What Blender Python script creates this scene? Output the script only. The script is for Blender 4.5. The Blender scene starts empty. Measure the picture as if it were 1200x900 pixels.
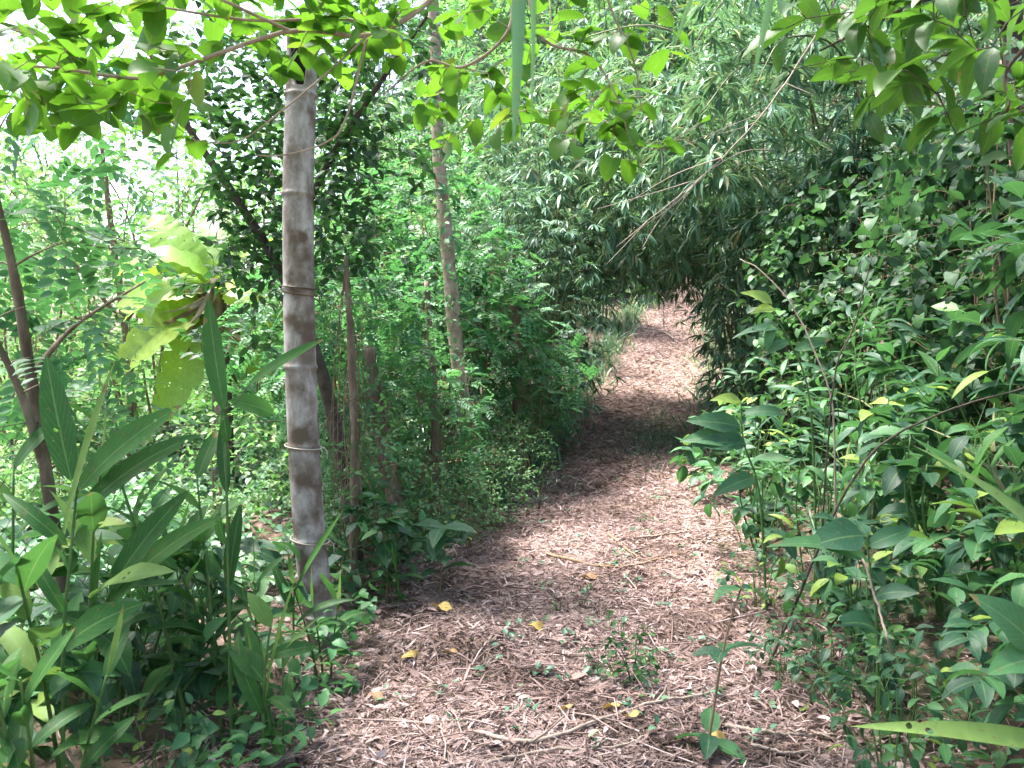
import bpy, math
import numpy as np

SC = bpy.context.scene
COL = SC.collection
UP = np.array([0.0, 0.0, 1.0])
R = math.radians

# ------------------------------------------------------------------ camera
CAM = np.array([0.0, 0.0, 1.5])
PITCH = math.atan(50 / 1000.0)
FWD = np.array([0, math.cos(PITCH), -math.sin(PITCH)])
CUP = np.array([0, math.sin(PITCH), math.cos(PITCH)])
RGT = np.array([1.0, 0, 0])


def px(u, v, d):
    return CAM + d * (FWD + (u - 600) / 1000.0 * RGT + (450 - v) / 1000.0 * CUP)


def nrm(a):
    a = np.asarray(a, float)
    return a / np.maximum(np.linalg.norm(a, axis=-1, keepdims=True), 1e-9)


def sstep(a, b, x):
    t = np.clip((np.asarray(x, float) - a) / (b - a), 0, 1)
    return t * t * (3 - 2 * t)


# ------------------------------------------------------------------ terrain
_py = np.array([-40, 0, 3, 5, 7.5, 10.7, 14, 18, 22, 26, 34, 60])
_pc = np.array([0.1, 0.12, 0.24, 0.40, 0.93, 1.42, 2.15, 3.15, 4.1, 6.2, 11, 30])
_pw = np.array([0.8, 0.8, 0.82, 0.98, 1.0, 1.0, 1.0, 1.0, 0.9, 0.9, 0.9, 0.9])
_zy = np.array([-40, 0, 8.5, 10.7, 12, 14, 18, 22, 24, 30, 40, 60, 120])
_zz = np.array([0, 0, 0, 0.05, 0.2, 0.55, 1.32, 2.2, 2.75, 6.0, 14.0, 27, 50])
_nr = np.random.default_rng(3)
_wv = [(_nr.uniform(0.5, 1.6) * 2 ** k, _nr.uniform(0, 6.28), _nr.uniform(0, 6.28), 0.055 / 1.75 ** k) for k in range(5) for _ in range(3)]


def bump(x, y):
    z = 0
    for f, a, p, m in _wv:
        z = z + m * np.sin(f * (x * math.cos(a) + y * math.sin(a)) * 2.2 + p)
    return z * 0.55


def pc(y):
    return np.interp(y, _py, _pc)


def pw(y):
    return np.interp(y, _py, _pw)


def H(x, y):
    x = np.asarray(x, float); y = np.asarray(y, float)
    z = np.interp(y, _zy, _zz)
    c, w = pc(y), pw(y)
    s = x - c
    k = 0.12 + 0.88 * sstep(-8 - .1 * np.abs(y), -.5 - .04 * np.abs(y), x)
    z = z * k
    z = z + 0.55 * sstep(w * 0.9, w + 2.6, s) + 0.5 * sstep(w + 2, w + 8, s) + 2.6 * sstep(w + 3, w + 11, s)
    z = z + 0.0 * sstep(-w * 0.85, -w - 0.6, s) - 0.22 * sstep(-w - 0.8, -w - 4, s)
    near = 1 - 0.55 * np.exp(-(s / np.maximum(w, .1)) ** 2)
    return z + bump(x, y) * near


def gpt(x, y, dz=0.0):
    return np.array([x, y, float(H(x, y)) + dz])


def gp(u, v):
    """the point of the ground seen at a pixel"""
    for d in np.arange(1.5, 60, 0.02):
        p = px(u, v, d)
        if p[2] <= H(p[0], p[1]):
            return gpt(p[0], p[1])
    return p


# ------------------------------------------------------------------ materials
def _mat(name):
    m = bpy.data.materials.new(name)
    m.use_nodes = True
    nt = m.node_tree
    nt.nodes.clear()
    return m, nt, nt.nodes, nt.links


def ramp(ns, stops, interp='LINEAR'):
    n = ns.new('ShaderNodeValToRGB')
    cr = n.color_ramp
    cr.interpolation = interp
    while len(cr.elements) > 1:
        cr.elements.remove(cr.elements[-1])
    cr.elements[0].position = stops[0][0]
    cr.elements[0].color = (*stops[0][1], 1)
    for p, c in stops[1:]:
        e = cr.elements.new(p)
        e.color = (*c, 1)
    return n


def math_n(ns, lk, op, a, b=None, clamp=False):
    n = ns.new('ShaderNodeMath')
    n.operation = op
    n.use_clamp = clamp
    for i, x in enumerate((a, b)):
        if x is None:
            continue
        if isinstance(x, (int, float)):
            n.inputs[i].default_value = x
        else:
            lk.new(x, n.inputs[i])
    return n.outputs[0]


def mixc(ns, lk, f, a, b, mode='MIX'):
    n = ns.new('ShaderNodeMix')
    n.data_type = 'RGBA'
    n.blend_type = mode
    for i, x in ((0, f), (6, a), (7, b)):
        if isinstance(x, (int, float)):
            n.inputs[i].default_value = x
        elif isinstance(x, tuple):
            n.inputs[i].default_value = (*x, 1)
        else:
            lk.new(x, n.inputs[i])
    return n.outputs[2]


def leaf_mat(name, stops, trans=0.4, tcol=(0.11, 0.30, 0.06), rough=0.42, veins=0.0, spec=0.5, spots=0.12):
    m, nt, ns, lk = _mat(name)
    at = ns.new('ShaderNodeAttribute')
    at.attribute_name = 'leafcol'
    sp = ns.new('ShaderNodeSeparateColor')
    lk.new(at.outputs['Color'], sp.inputs[0])
    oi = ns.new('ShaderNodeObjectInfo')
    r = math_n(ns, lk, 'ADD', sp.outputs[0], math_n(ns, lk, 'MULTIPLY', math_n(ns, lk, 'SUBTRACT', oi.outputs['Random'], 0.5), 0.34), True)
    cr = ramp(ns, stops)
    lk.new(r, cr.inputs[0])
    c = cr.outputs[0]
    x = math_n(ns, lk, 'ABSOLUTE', math_n(ns, lk, 'SUBTRACT', sp.outputs[1], 0.5))
    tc = ns.new('ShaderNodeTexCoord')
    if veins > 0:
        # side veins run forward from the midrib
        ph = math_n(ns, lk, 'SUBTRACT', sp.outputs[2], math_n(ns, lk, 'MULTIPLY', x, 0.55))
        sv = math_n(ns, lk, 'ABSOLUTE', math_n(ns, lk, 'SINE', math_n(ns, lk, 'MULTIPLY', ph, 34.0)))
        sv = math_n(ns, lk, 'LESS_THAN', sv, 0.16)
        mr = math_n(ns, lk, 'LESS_THAN', x, 0.028)
        vv = math_n(ns, lk, 'MAXIMUM', mr, math_n(ns, lk, 'MULTIPLY', sv, 0.45))
        c = mixc(ns, lk, math_n(ns, lk, 'MULTIPLY', vv, veins), c, (0.16, 0.25, 0.09))
    nz = ns.new('ShaderNodeTexNoise')
    nz.inputs['Scale'].default_value = 23
    nz.inputs['Detail'].default_value = 4
    lk.new(tc.outputs['Object'], nz.inputs[0])
    hv = math_n(ns, lk, 'ADD', math_n(ns, lk, 'MULTIPLY', nz.outputs[0], 0.7), 0.65)
    c = mixc(ns, lk, 1.0, c, hv, 'MULTIPLY')
    if spots > 0:
        n2 = ns.new('ShaderNodeTexNoise')
        n2.inputs['Scale'].default_value = 70
        n2.inputs['Detail'].default_value = 2
        lk.new(tc.outputs['Object'], n2.inputs[0])
        sf = math_n(ns, lk, 'MULTIPLY', math_n(ns, lk, 'GREATER_THAN', n2.outputs[0], 0.70 - spots * 0.3), 0.55)
        c = mixc(ns, lk, sf, c, (0.14, 0.10, 0.04))
    if veins > 0:
        # withered tips and margins, on some leaves more than others
        n3 = ns.new('ShaderNodeTexNoise')
        n3.inputs['Scale'].default_value = 14
        n3.inputs['Detail'].default_value = 5
        lk.new(tc.outputs['Object'], n3.inputs[0])
        edge = math_n(ns, lk, 'MAXIMUM', math_n(ns, lk, 'SUBTRACT', sp.outputs[2], 0.62), math_n(ns, lk, 'SUBTRACT', x, 0.30))
        wf = math_n(ns, lk, 'GREATER_THAN', math_n(ns, lk, 'ADD', math_n(ns, lk, 'MULTIPLY', edge, 0.55), n3.outputs[0]), 0.755)
        c = mixc(ns, lk, wf, c, (0.17, 0.125, 0.05))
    pb = ns.new('ShaderNodeBsdfPrincipled')
    lk.new(c, pb.inputs['Base Color'])
    rn = math_n(ns, lk, 'ADD', math_n(ns, lk, 'MULTIPLY', nz.outputs[0], 0.35), rough - 0.14)
    lk.new(rn, pb.inputs['Roughness'])
    pb.inputs['Specular IOR Level'].default_value = spec
    tb = ns.new('ShaderNodeBsdfTranslucent')
    lk.new(mixc(ns, lk, 0.45, c, tcol), tb.inputs[0])
    mx = ns.new('ShaderNodeMixShader')
    mx.inputs[0].default_value = trans
    lk.new(pb.outputs[0], mx.inputs[1])
    lk.new(tb.outputs[0], mx.inputs[2])
    bp = ns.new('ShaderNodeBump')
    bp.inputs['Strength'].default_value = 0.25
    bp.inputs['Distance'].default_value = 0.004
    lk.new(nz.outputs[0], bp.inputs['Height'])
    lk.new(bp.outputs[0], pb.inputs['Normal'])
    out = ns.new('ShaderNodeOutputMaterial')
    fin = mx.outputs[0]
    if veins > 0:
        # holes eaten by insects
        vo = ns.new('ShaderNodeTexVoronoi')
        vo.inputs['Scale'].default_value = 34
        lk.new(tc.outputs['Object'], vo.inputs[0])
        n4 = ns.new('ShaderNodeTexNoise')
        n4.inputs['Scale'].default_value = 7
        lk.new(tc.outputs['Object'], n4.inputs[0])
        hf = math_n(ns, lk, 'LESS_THAN', math_n(ns, lk, 'ADD', vo.outputs['Distance'], math_n(ns, lk, 'MULTIPLY', math_n(ns, lk, 'SUBTRACT', 0.66, n4.outputs[0]), 3.0)), 0.30)
        tr = ns.new('ShaderNodeBsdfTransparent')
        m2 = ns.new('ShaderNodeMixShader')
        lk.new(hf, m2.inputs[0])
        lk.new(fin, m2.inputs[1])
        lk.new(tr.outputs[0], m2.inputs[2])
        fin = m2.outputs[0]
    lk.new(fin, out.inputs[0])
    return m


def rough_mat(name, stops, scale=8.0, detail=8.0, bumpd=0.01, rough=0.9, stretch=(1, 1, 1), attr=0.0, spec=0.25, second=None):
    m, nt, ns, lk = _mat(name)
    tc = ns.new('ShaderNodeTexCoord')
    mp = ns.new('ShaderNodeMapping')
    mp.inputs['Scale'].default_value = stretch
    lk.new(tc.outputs['Object'], mp.inputs[0])
    nz = ns.new('ShaderNodeTexNoise')
    nz.inputs['Scale'].default_value = scale
    nz.inputs['Detail'].default_value = detail
    nz.inputs['Roughness'].default_value = 0.68
    lk.new(mp.outputs[0], nz.inputs[0])
    f = nz.outputs[0]
    if attr > 0:
        at = ns.new('ShaderNodeAttribute')
        at.attribute_name = 'leafcol'
        sp = ns.new('ShaderNodeSeparateColor')
        lk.new(at.outputs['Color'], sp.inputs[0])
        f = math_n(ns, lk, 'ADD', math_n(ns, lk, 'MULTIPLY', f, 1 - attr), math_n(ns, lk, 'MULTIPLY', sp.outputs[0], attr))
    cr = ramp(ns, stops)
    lk.new(f, cr.inputs[0])
    c = cr.outputs[0]
    if second:
        n2 = ns.new('ShaderNodeTexNoise')
        n2.inputs['Scale'].default_value = second[0]
        n2.inputs['Detail'].default_value = 5
        lk.new(tc.outputs['Object'], n2.inputs[0])
        r2 = ramp(ns, [(second[1], (0, 0, 0)), (second[2], (1, 1, 1))])
        lk.new(n2.outputs[0], r2.inputs[0])
        c = mixc(ns, lk, r2.outputs[0], c, second[3])
    pb = ns.new('ShaderNodeBsdfPrincipled')
    lk.new(c, pb.inputs['Base Color'])
    pb.inputs['Roughness'].default_value = rough
    pb.inputs['Specular IOR Level'].default_value = spec
    bp = ns.new('ShaderNodeBump')
    bp.inputs['Strength'].default_value = 0.8
    bp.inputs['Distance'].default_value = bumpd
    lk.new(nz.outputs[0], bp.inputs['Height'])
    lk.new(bp.outputs[0], pb.inputs['Normal'])
    out = ns.new('ShaderNodeOutputMaterial')
    lk.new(pb.outputs[0], out.inputs[0])
    return m


G = {
    'ginger': leaf_mat('ginger_leaf', [(0, (0.013, 0.056, 0.016)), (0.5, (0.027, 0.098, 0.022)), (0.85, (0.055, 0.15, 0.030)), (1, (0.15, 0.24, 0.06))], 0.36, rough=0.55, veins=0.6, spec=0.22),
    'broad': leaf_mat('broad_leaf', [(0, (0.010, 0.046, 0.026)), (0.5, (0.023, 0.086, 0.040)), (0.95, (0.055, 0.16, 0.050)), (1, (0.17, 0.25, 0.04))], 0.30, rough=0.5, veins=0.5, spec=0.32),
    'fine': leaf_mat('small_leaf', [(0, (0.022, 0.092, 0.036)), (0.5, (0.046, 0.165, 0.058)), (1, (0.10, 0.25, 0.07))], 0.42, rough=0.5, spots=0),
    'bamboo': leaf_mat('bamboo_leaf', [(0, (0.022, 0.080, 0.050)), (0.5, (0.062, 0.160, 0.094)), (0.9, (0.145, 0.265, 0.15)), (1, (0.30, 0.29, 0.16))], 0.32, tcol=(0.16, 0.28, 0.06), rough=0.42, spots=0),
    'pale': leaf_mat('sunlit_bush_leaf', [(0, (0.060, 0.155, 0.042)), (0.5, (0.125, 0.26, 0.065)), (1, (0.24, 0.37, 0.10))], 0.5, rough=0.5, spots=0),  # greens raised so strong sunlight is already in the leaf colour
    'heart': leaf_mat('heart_leaf', [(0, (0.030, 0.10, 0.014)), (0.5, (0.05, 0.15, 0.018)), (0.93, (0.085, 0.20, 0.02)), (1, (0.22, 0.20, 0.03))], 0.55, tcol=(0.22, 0.50, 0.02), rough=0.42, veins=0.35),
    'corner': leaf_mat('silhouette_leaf', [(0, (0.016, 0.060, 0.012)), (0.6, (0.030, 0.10, 0.016)), (1, (0.07, 0.17, 0.02))], 0.40, tcol=(0.14, 0.34, 0.02), rough=0.42, veins=0.35),  # heart leaf colours darkened, so the silhouette look is in the colour
    'dark': leaf_mat('dark_leaf', [(0, (0.009, 0.036, 0.012)), (0.6, (0.020, 0.066, 0.018)), (1, (0.05, 0.125, 0.028))], 0.30, rough=0.52, spec=0.3, spots=0),
    'vine': leaf_mat('shaded_vine_leaf', [(0, (0.014, 0.045, 0.022)), (0.6, (0.030, 0.082, 0.033)), (1, (0.075, 0.17, 0.055))], 0.28, rough=0.55, spec=0.3, spots=0),  # greens darkened to carry the shade of the trees above
    'banana': leaf_mat('banana_leaf', [(0, (0.13, 0.27, 0.03)), (0.6, (0.24, 0.39, 0.045)), (0.93, (0.34, 0.38, 0.05)), (1, (0.42, 0.26, 0.05))], 0.5, tcol=(0.35, 0.5, 0.03), rough=0.4, veins=0.4),
    'dry': leaf_mat('dead_banana_leaf', [(0, (0.10, 0.07, 0.045)), (0.6, (0.22, 0.16, 0.10)), (1, (0.36, 0.28, 0.19))], 0.15, tcol=(0.3, 0.2, 0.1), rough=0.8, spots=0),
    'fern': leaf_mat('cover_leaf', [(0, (0.042, 0.115, 0.055)), (0.5, (0.080, 0.18, 0.085)), (1, (0.17, 0.28, 0.14))], 0.35, rough=0.38, spec=0.6, spots=0),
    'blade': leaf_mat('hanging_blade', [(0, (0.045, 0.10, 0.06)), (1, (0.10, 0.19, 0.07))], 0.3, rough=0.35, veins=0.2),
    'yellow': leaf_mat('yellow_leaf', [(0, (0.24, 0.12, 0.05)), (0.5, (0.42, 0.25, 0.06)), (1, (0.52, 0.38, 0.10))], 0.12, tcol=(0.5, 0.35, 0.08), rough=0.6, veins=0.3, spots=0.35),
    'litter': leaf_mat('dead_litter', [(0, (0.035, 0.022, 0.018)), (0.22, (0.14, 0.090, 0.075)), (0.5, (0.25, 0.172, 0.158)), (0.78, (0.40, 0.298, 0.282)), (0.96, (0.58, 0.475, 0.455)), (1, (0.46, 0.33, 0.10))], 0.08, tcol=(0.4, 0.25, 0.18), rough=0.7, spec=0.3, spots=0),
}
M = {
    'soil': rough_mat('forest_soil', [(0.25, (0.035, 0.024, 0.018)), (0.5, (0.10, 0.066, 0.05)), (0.72, (0.19, 0.13, 0.10))], 9, 10, 0.03, second=(0.7, 0.5, 0.62, (0.055, 0.062, 0.030))),
    'path': rough_mat('trodden_path_soil', [(0.28, (0.055, 0.036, 0.028)), (0.5, (0.17, 0.112, 0.092)), (0.7, (0.30, 0.215, 0.18))], 14, 12, 0.03),
    'post': rough_mat('weathered_bamboo', [(0.28, (0.085, 0.062, 0.050)), (0.44, (0.19, 0.155, 0.135)), (0.56, (0.31, 0.275, 0.26)), (0.72, (0.45, 0.425, 0.41))], 11, 12, 0.006, 0.75, (1, 1, 0.5), second=(7.0, 0.46, 0.62, (0.10, 0.070, 0.052))),
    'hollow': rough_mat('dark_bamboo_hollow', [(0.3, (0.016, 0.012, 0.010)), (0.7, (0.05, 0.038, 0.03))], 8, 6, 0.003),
    'bark': rough_mat('bark', [(0.3, (0.05, 0.036, 0.026)), (0.5, (0.13, 0.095, 0.066)), (0.7, (0.26, 0.21, 0.16))], 11, 10, 0.012, 0.85, (1, 1, 0.3), second=(4.0, 0.56, 0.7, (0.06, 0.085, 0.035))),
    'darkbark': rough_mat('dark_bark', [(0.3, (0.022, 0.018, 0.013)), (0.7, (0.085, 0.065, 0.048))], 14, 8, 0.006),
    'limb': rough_mat('pale_limb_bark', [(0.3, (0.15, 0.105, 0.075)), (0.7, (0.38, 0.30, 0.23))], 18, 6, 0.003),
    'twig': rough_mat('brown_twig', [(0.3, (0.10, 0.062, 0.036)), (0.7, (0.23, 0.16, 0.10))], 20, 6, 0.002),
    'green': rough_mat('green_stem', [(0.3, (0.035, 0.085, 0.022)), (0.7, (0.085, 0.16, 0.045))], 10, 5, 0.002, 0.5),
    'culm': rough_mat('bamboo_culm', [(0.3, (0.045, 0.052, 0.022)), (0.55, (0.11, 0.11, 0.045)), (0.75, (0.24, 0.19, 0.10))], 5, 6, 0.003, 0.5, (1, 1, 0.4)),
    'drytwig': rough_mat('dry_grey_twig', [(0.3, (0.17, 0.125, 0.10)), (0.7, (0.37, 0.29, 0.24))], 16, 6, 0.002),
    'wire': rough_mat('rusted_wire', [(0.3, (0.03, 0.025, 0.022)), (0.7, (0.09, 0.065, 0.05))], 30, 4, 0.001, 0.6),
    'paletie': rough_mat('grey_wire', [(0.3, (0.25, 0.22, 0.19)), (0.7, (0.42, 0.38, 0.33))], 30, 4, 0.001, 0.6),
}


# ------------------------------------------------------------------ mesh building
class Acc:
    def __init__(s):
        s.v, s.f3, s.f4, s.c, s.n = [], [], [], [], 0

    def add(s, v, f3, f4, c):
        v = np.asarray(v, np.float32).reshape(-1, 3)
        if f3 is not None and len(f3):
            s.f3.append(np.asarray(f3, np.int64).reshape(-1, 3) + s.n)
        if f4 is not None and len(f4):
            s.f4.append(np.asarray(f4, np.int64).reshape(-1, 4) + s.n)
        s.v.append(v)
        s.c.append(np.asarray(c, np.float32).reshape(-1, 3))
        s.n += len(v)

    def mesh(s, name):
        me = bpy.data.meshes.new(name)
        if not s.v:
            return me
        v = np.concatenate(s.v)
        f3 = np.concatenate(s.f3) if s.f3 else np.zeros((0, 3), np.int64)
        f4 = np.concatenate(s.f4) if s.f4 else np.zeros((0, 4), np.int64)
        lp = np.concatenate([f3.ravel(), f4.ravel()]).astype(np.int32)
        st = np.concatenate([np.arange(len(f3)) * 3, len(f3) * 3 + np.arange(len(f4)) * 4]).astype(np.int32)
        me.vertices.add(len(v))
        me.vertices.foreach_set('co', v.ravel())
        me.loops.add(len(lp))
        me.loops.foreach_set('vertex_index', lp)
        me.polygons.add(len(st))
        me.polygons.foreach_set('loop_start', st)
        me.polygons.foreach_set('use_smooth', np.ones(len(st), bool))
        a = me.attributes.new('leafcol', 'FLOAT_COLOR', 'POINT')
        c = np.concatenate(s.c)
        a.data.foreach_set('color', np.concatenate([c, np.ones((len(c), 1), np.float32)], 1).astype(np.float32).ravel())
        me.update(calc_edges=True)
        return me

    def build(s, name, mat, parent=None):
        me = s.mesh(name)
        me.materials.append(mat)
        o = bpy.data.objects.new(name, me)
        COL.objects.link(o)
        if parent is not None:
            o.parent = parent
        return o


def tpl(kind, rows, wr, fold=0.35, wave=0.0):
    """a leaf blade: midrib with a left and a right half; columns x, y along, z lift, cx, t"""
    t = np.linspace(0, 1, rows + 2)[1:-1]
    if kind == 'heart':
        t = np.linspace(0.04, 1, rows + 1)[:-1]
        w = np.power(np.clip(1 - t, 0, 1), 0.72) * np.power(np.clip(t + 0.10, 0, 1), 0.30) * 1.25
        yo = -0.16 * np.clip(1 - t / 0.32, 0, 1)
    elif kind == 'ovate':
        w = np.power(np.sin(np.pi * np.power(t, 0.78)), 0.9)
        yo = 0 * t
    elif kind == 'lance':
        w = np.power(np.sin(np.pi * np.power(t, 0.85)), 0.75) * (1 - 0.25 * t)
        yo = 0 * t
    elif kind == 'banana':
        w = np.minimum(1, 6 * t) * np.power(np.clip(1 - t ** 4, 0, 1), 0.6) * np.where(np.arange(len(t)) % 5 == 3, .72, 1.0)
        yo = 0 * t
    else:  # strip
        w = np.power(np.sin(np.pi * np.power(t, 0.6)), 0.7)
        yo = 0 * t
    w = w / w.max() * wr / 2
    v = [(0, 0, 0, .5, 0)]
    for i in range(len(t)):
        wz = wave * math.sin(i * 2.3)
        v += [(-w[i], t[i] + yo[i], fold * w[i] + wz * wr, 0, t[i]), (0, t[i], 0, .5, t[i]), (w[i], t[i] + yo[i], fold * w[i] - wz * wr, 1, t[i])]
    v.append((0, 1, 0, .5, 1))
    n = len(v)
    f3, f4 = [(0, 2, 1), (0, 3, 2)], []
    for i in range(len(t) - 1):
        a, b = 1 + 3 * i, 4 + 3 * i
        f4 += [(a, a + 1, b + 1, b), (a + 1, a + 2, b + 2, b + 1)]
    a = 1 + 3 * (len(t) - 1)
    f3 += [(a, a + 1, n - 1), (a + 1, a + 2, n - 1)]
    return np.array(v), np.array(f3), np.array(f4).reshape(-1, 4)


def leaves(acc, T, P, D, N, L, rnd, arch=0.2, W=1.0, roll=0.0):
    v, f3, f4 = T
    n, k = len(P), len(v)
    if n == 0:
        return
    D = nrm(D)
    X = nrm(np.cross(D, N))
    N = np.cross(X, D)
    L = np.broadcast_to(np.asarray(L, float), (n,))[:, None]
    arch = np.broadcast_to(np.asarray(arch, float), (n,))[:, None]
    W = np.broadcast_to(np.asarray(W, float), (n,))[:, None]
    x, y, z, cx, t = v.T
    ang = arch * 1.6 * y[None] + 1e-4
    A = arch * 1.6 + 1e-4
    yy = np.sin(ang) / A           # bent along a circle, so the length stays
    zz = -(1 - np.cos(ang)) / A
    xl = x[None] * W
    zn = z[None] * W
    yy = yy + np.sin(ang) * zn
    zz = zz + np.cos(ang) * zn + roll * xl * np.sin(6 * t[None])
    co = P[:, None, :] + (xl * L)[..., None] * X[:, None] + (yy * L)[..., None] * D[:, None] + (zz * L)[..., None] * N[:, None]
    off = (np.arange(n) * k)[:, None, None]
    c = np.stack([np.repeat(np.asarray(rnd, float)[:, None], k, 1), np.broadcast_to(cx, (n, k)), np.broadcast_to(t, (n, k))], -1)
    acc.add(co, (f3[None] + off), (f4[None] + off) if len(f4) else None, c)


def tube(acc, pts, rad, sides=5, rnd=0.5, cap=True):
    pts = np.asarray(pts, float)
    k = len(pts)
    rad = np.broadcast_to(np.asarray(rad, float), (k,))
    T = nrm(np.gradient(pts, axis=0))
    ref = np.array([0.31, 0.95, 0.05]) if abs(T[:, 2].mean()) > 0.6 else UP
    A = nrm(np.cross(T, ref))
    B = np.cross(T, A)
    th = np.linspace(0, 2 * np.pi, sides, endpoint=False)
    co = pts[:, None] + rad[:, None, None] * (np.cos(th)[None, :, None] * A[:, None] + np.sin(th)[None, :, None] * B[:, None])
    i = np.arange(k - 1)[:, None] * sides
    j = np.arange(sides)[None]
    jn = (j + 1) % sides
    q = np.stack([i + j, i + jn, i + sides + jn, i + sides + j], -1).reshape(-1, 4)
    v = co.reshape(-1, 3)
    f3 = None
    if cap:
        v = np.concatenate([v, pts[-1:]])
        e = (k - 1) * sides
        f3 = [(e + a, e + (a + 1) % sides, k * sides) for a in range(sides)]
    acc.add(v, f3, q, np.tile([rnd, 0.5, 0.5], (len(v), 1)))


def spline(ctrl, n):
    """smooth curve through control points (Catmull-Rom)"""
    c = np.asarray(ctrl, float)
    c = np.concatenate([[2 * c[0] - c[1]], c, [2 * c[-1] - c[-2]]])
    m = len(c) - 3
    out = []
    for s in np.linspace(0, m - 1e-6, n):
        i = int(s); t = s - i
        p0, p1, p2, p3 = c[i:i + 4]
        out.append(0.5 * (2 * p1 + (p2 - p0) * t + (2 * p0 - 5 * p1 + 4 * p2 - p3) * t * t + (3 * p1 - p0 - 3 * p2 + p3) * t ** 3))
    return np.array(out)


# ------------------------------------------------------------------ growing plants
LT = {
    'ovate2': tpl('ovate', 2, 0.55), 'ovate4': tpl('ovate', 4, 0.52, 0.3, 0.02), 'ovate8': tpl('ovate', 8, 0.50, 0.28, 0.02),
    'round3': tpl('ovate', 3, 0.72), 'heart4': tpl('heart', 4, 0.86, 0.22), 'heart6': tpl('heart', 6, 0.86, 0.2, 0.015),
    'lance3': tpl('lance', 3, 0.26), 'lance10': tpl('lance', 10, 0.27, 0.3, 0.012), 'bamboo2': tpl('lance', 2, 0.13, 0.2), 'bamboo1': tpl('ovate', 1, 0.15, 0.1),
    'strip2': tpl('strip', 2, 0.11, 0.5), 'banana': tpl('banana', 24, 0.36, 0.25, 0.03), 'blade': tpl('strip', 14, 0.10, 0.4), 'grass': tpl('strip', 4, 0.045, 0.3),
    'tri1': tpl('ovate', 1, 0.6),
}


class Spec:
    """how the leaves sit on a twig"""
    def __init__(s, T, size, spacing, habit='alt', frac=0.7, arch=0.25, var=0.3, side=0.9, fwd=0.6, up=0.1, jit=0.45, fan=6, W=1.0, droop=0.0):
        s.__dict__.update(locals())


class Leafset:
    def __init__(s):
        s.P, s.D, s.N, s.L, s.R, s.A = [], [], [], [], [], []

    def put(s, P, D, N, L, Rn, A):
        s.P.append(P); s.D.append(D); s.N.append(N); s.L.append(L); s.R.append(Rn); s.A.append(A)

    def emit(s, acc, T, W=1.0):
        if s.P:
            leaves(acc, T, np.concatenate(s.P), np.concatenate(s.D), np.concatenate(s.N), np.concatenate(s.L), np.concatenate(s.R), np.concatenate(s.A), W)


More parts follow.
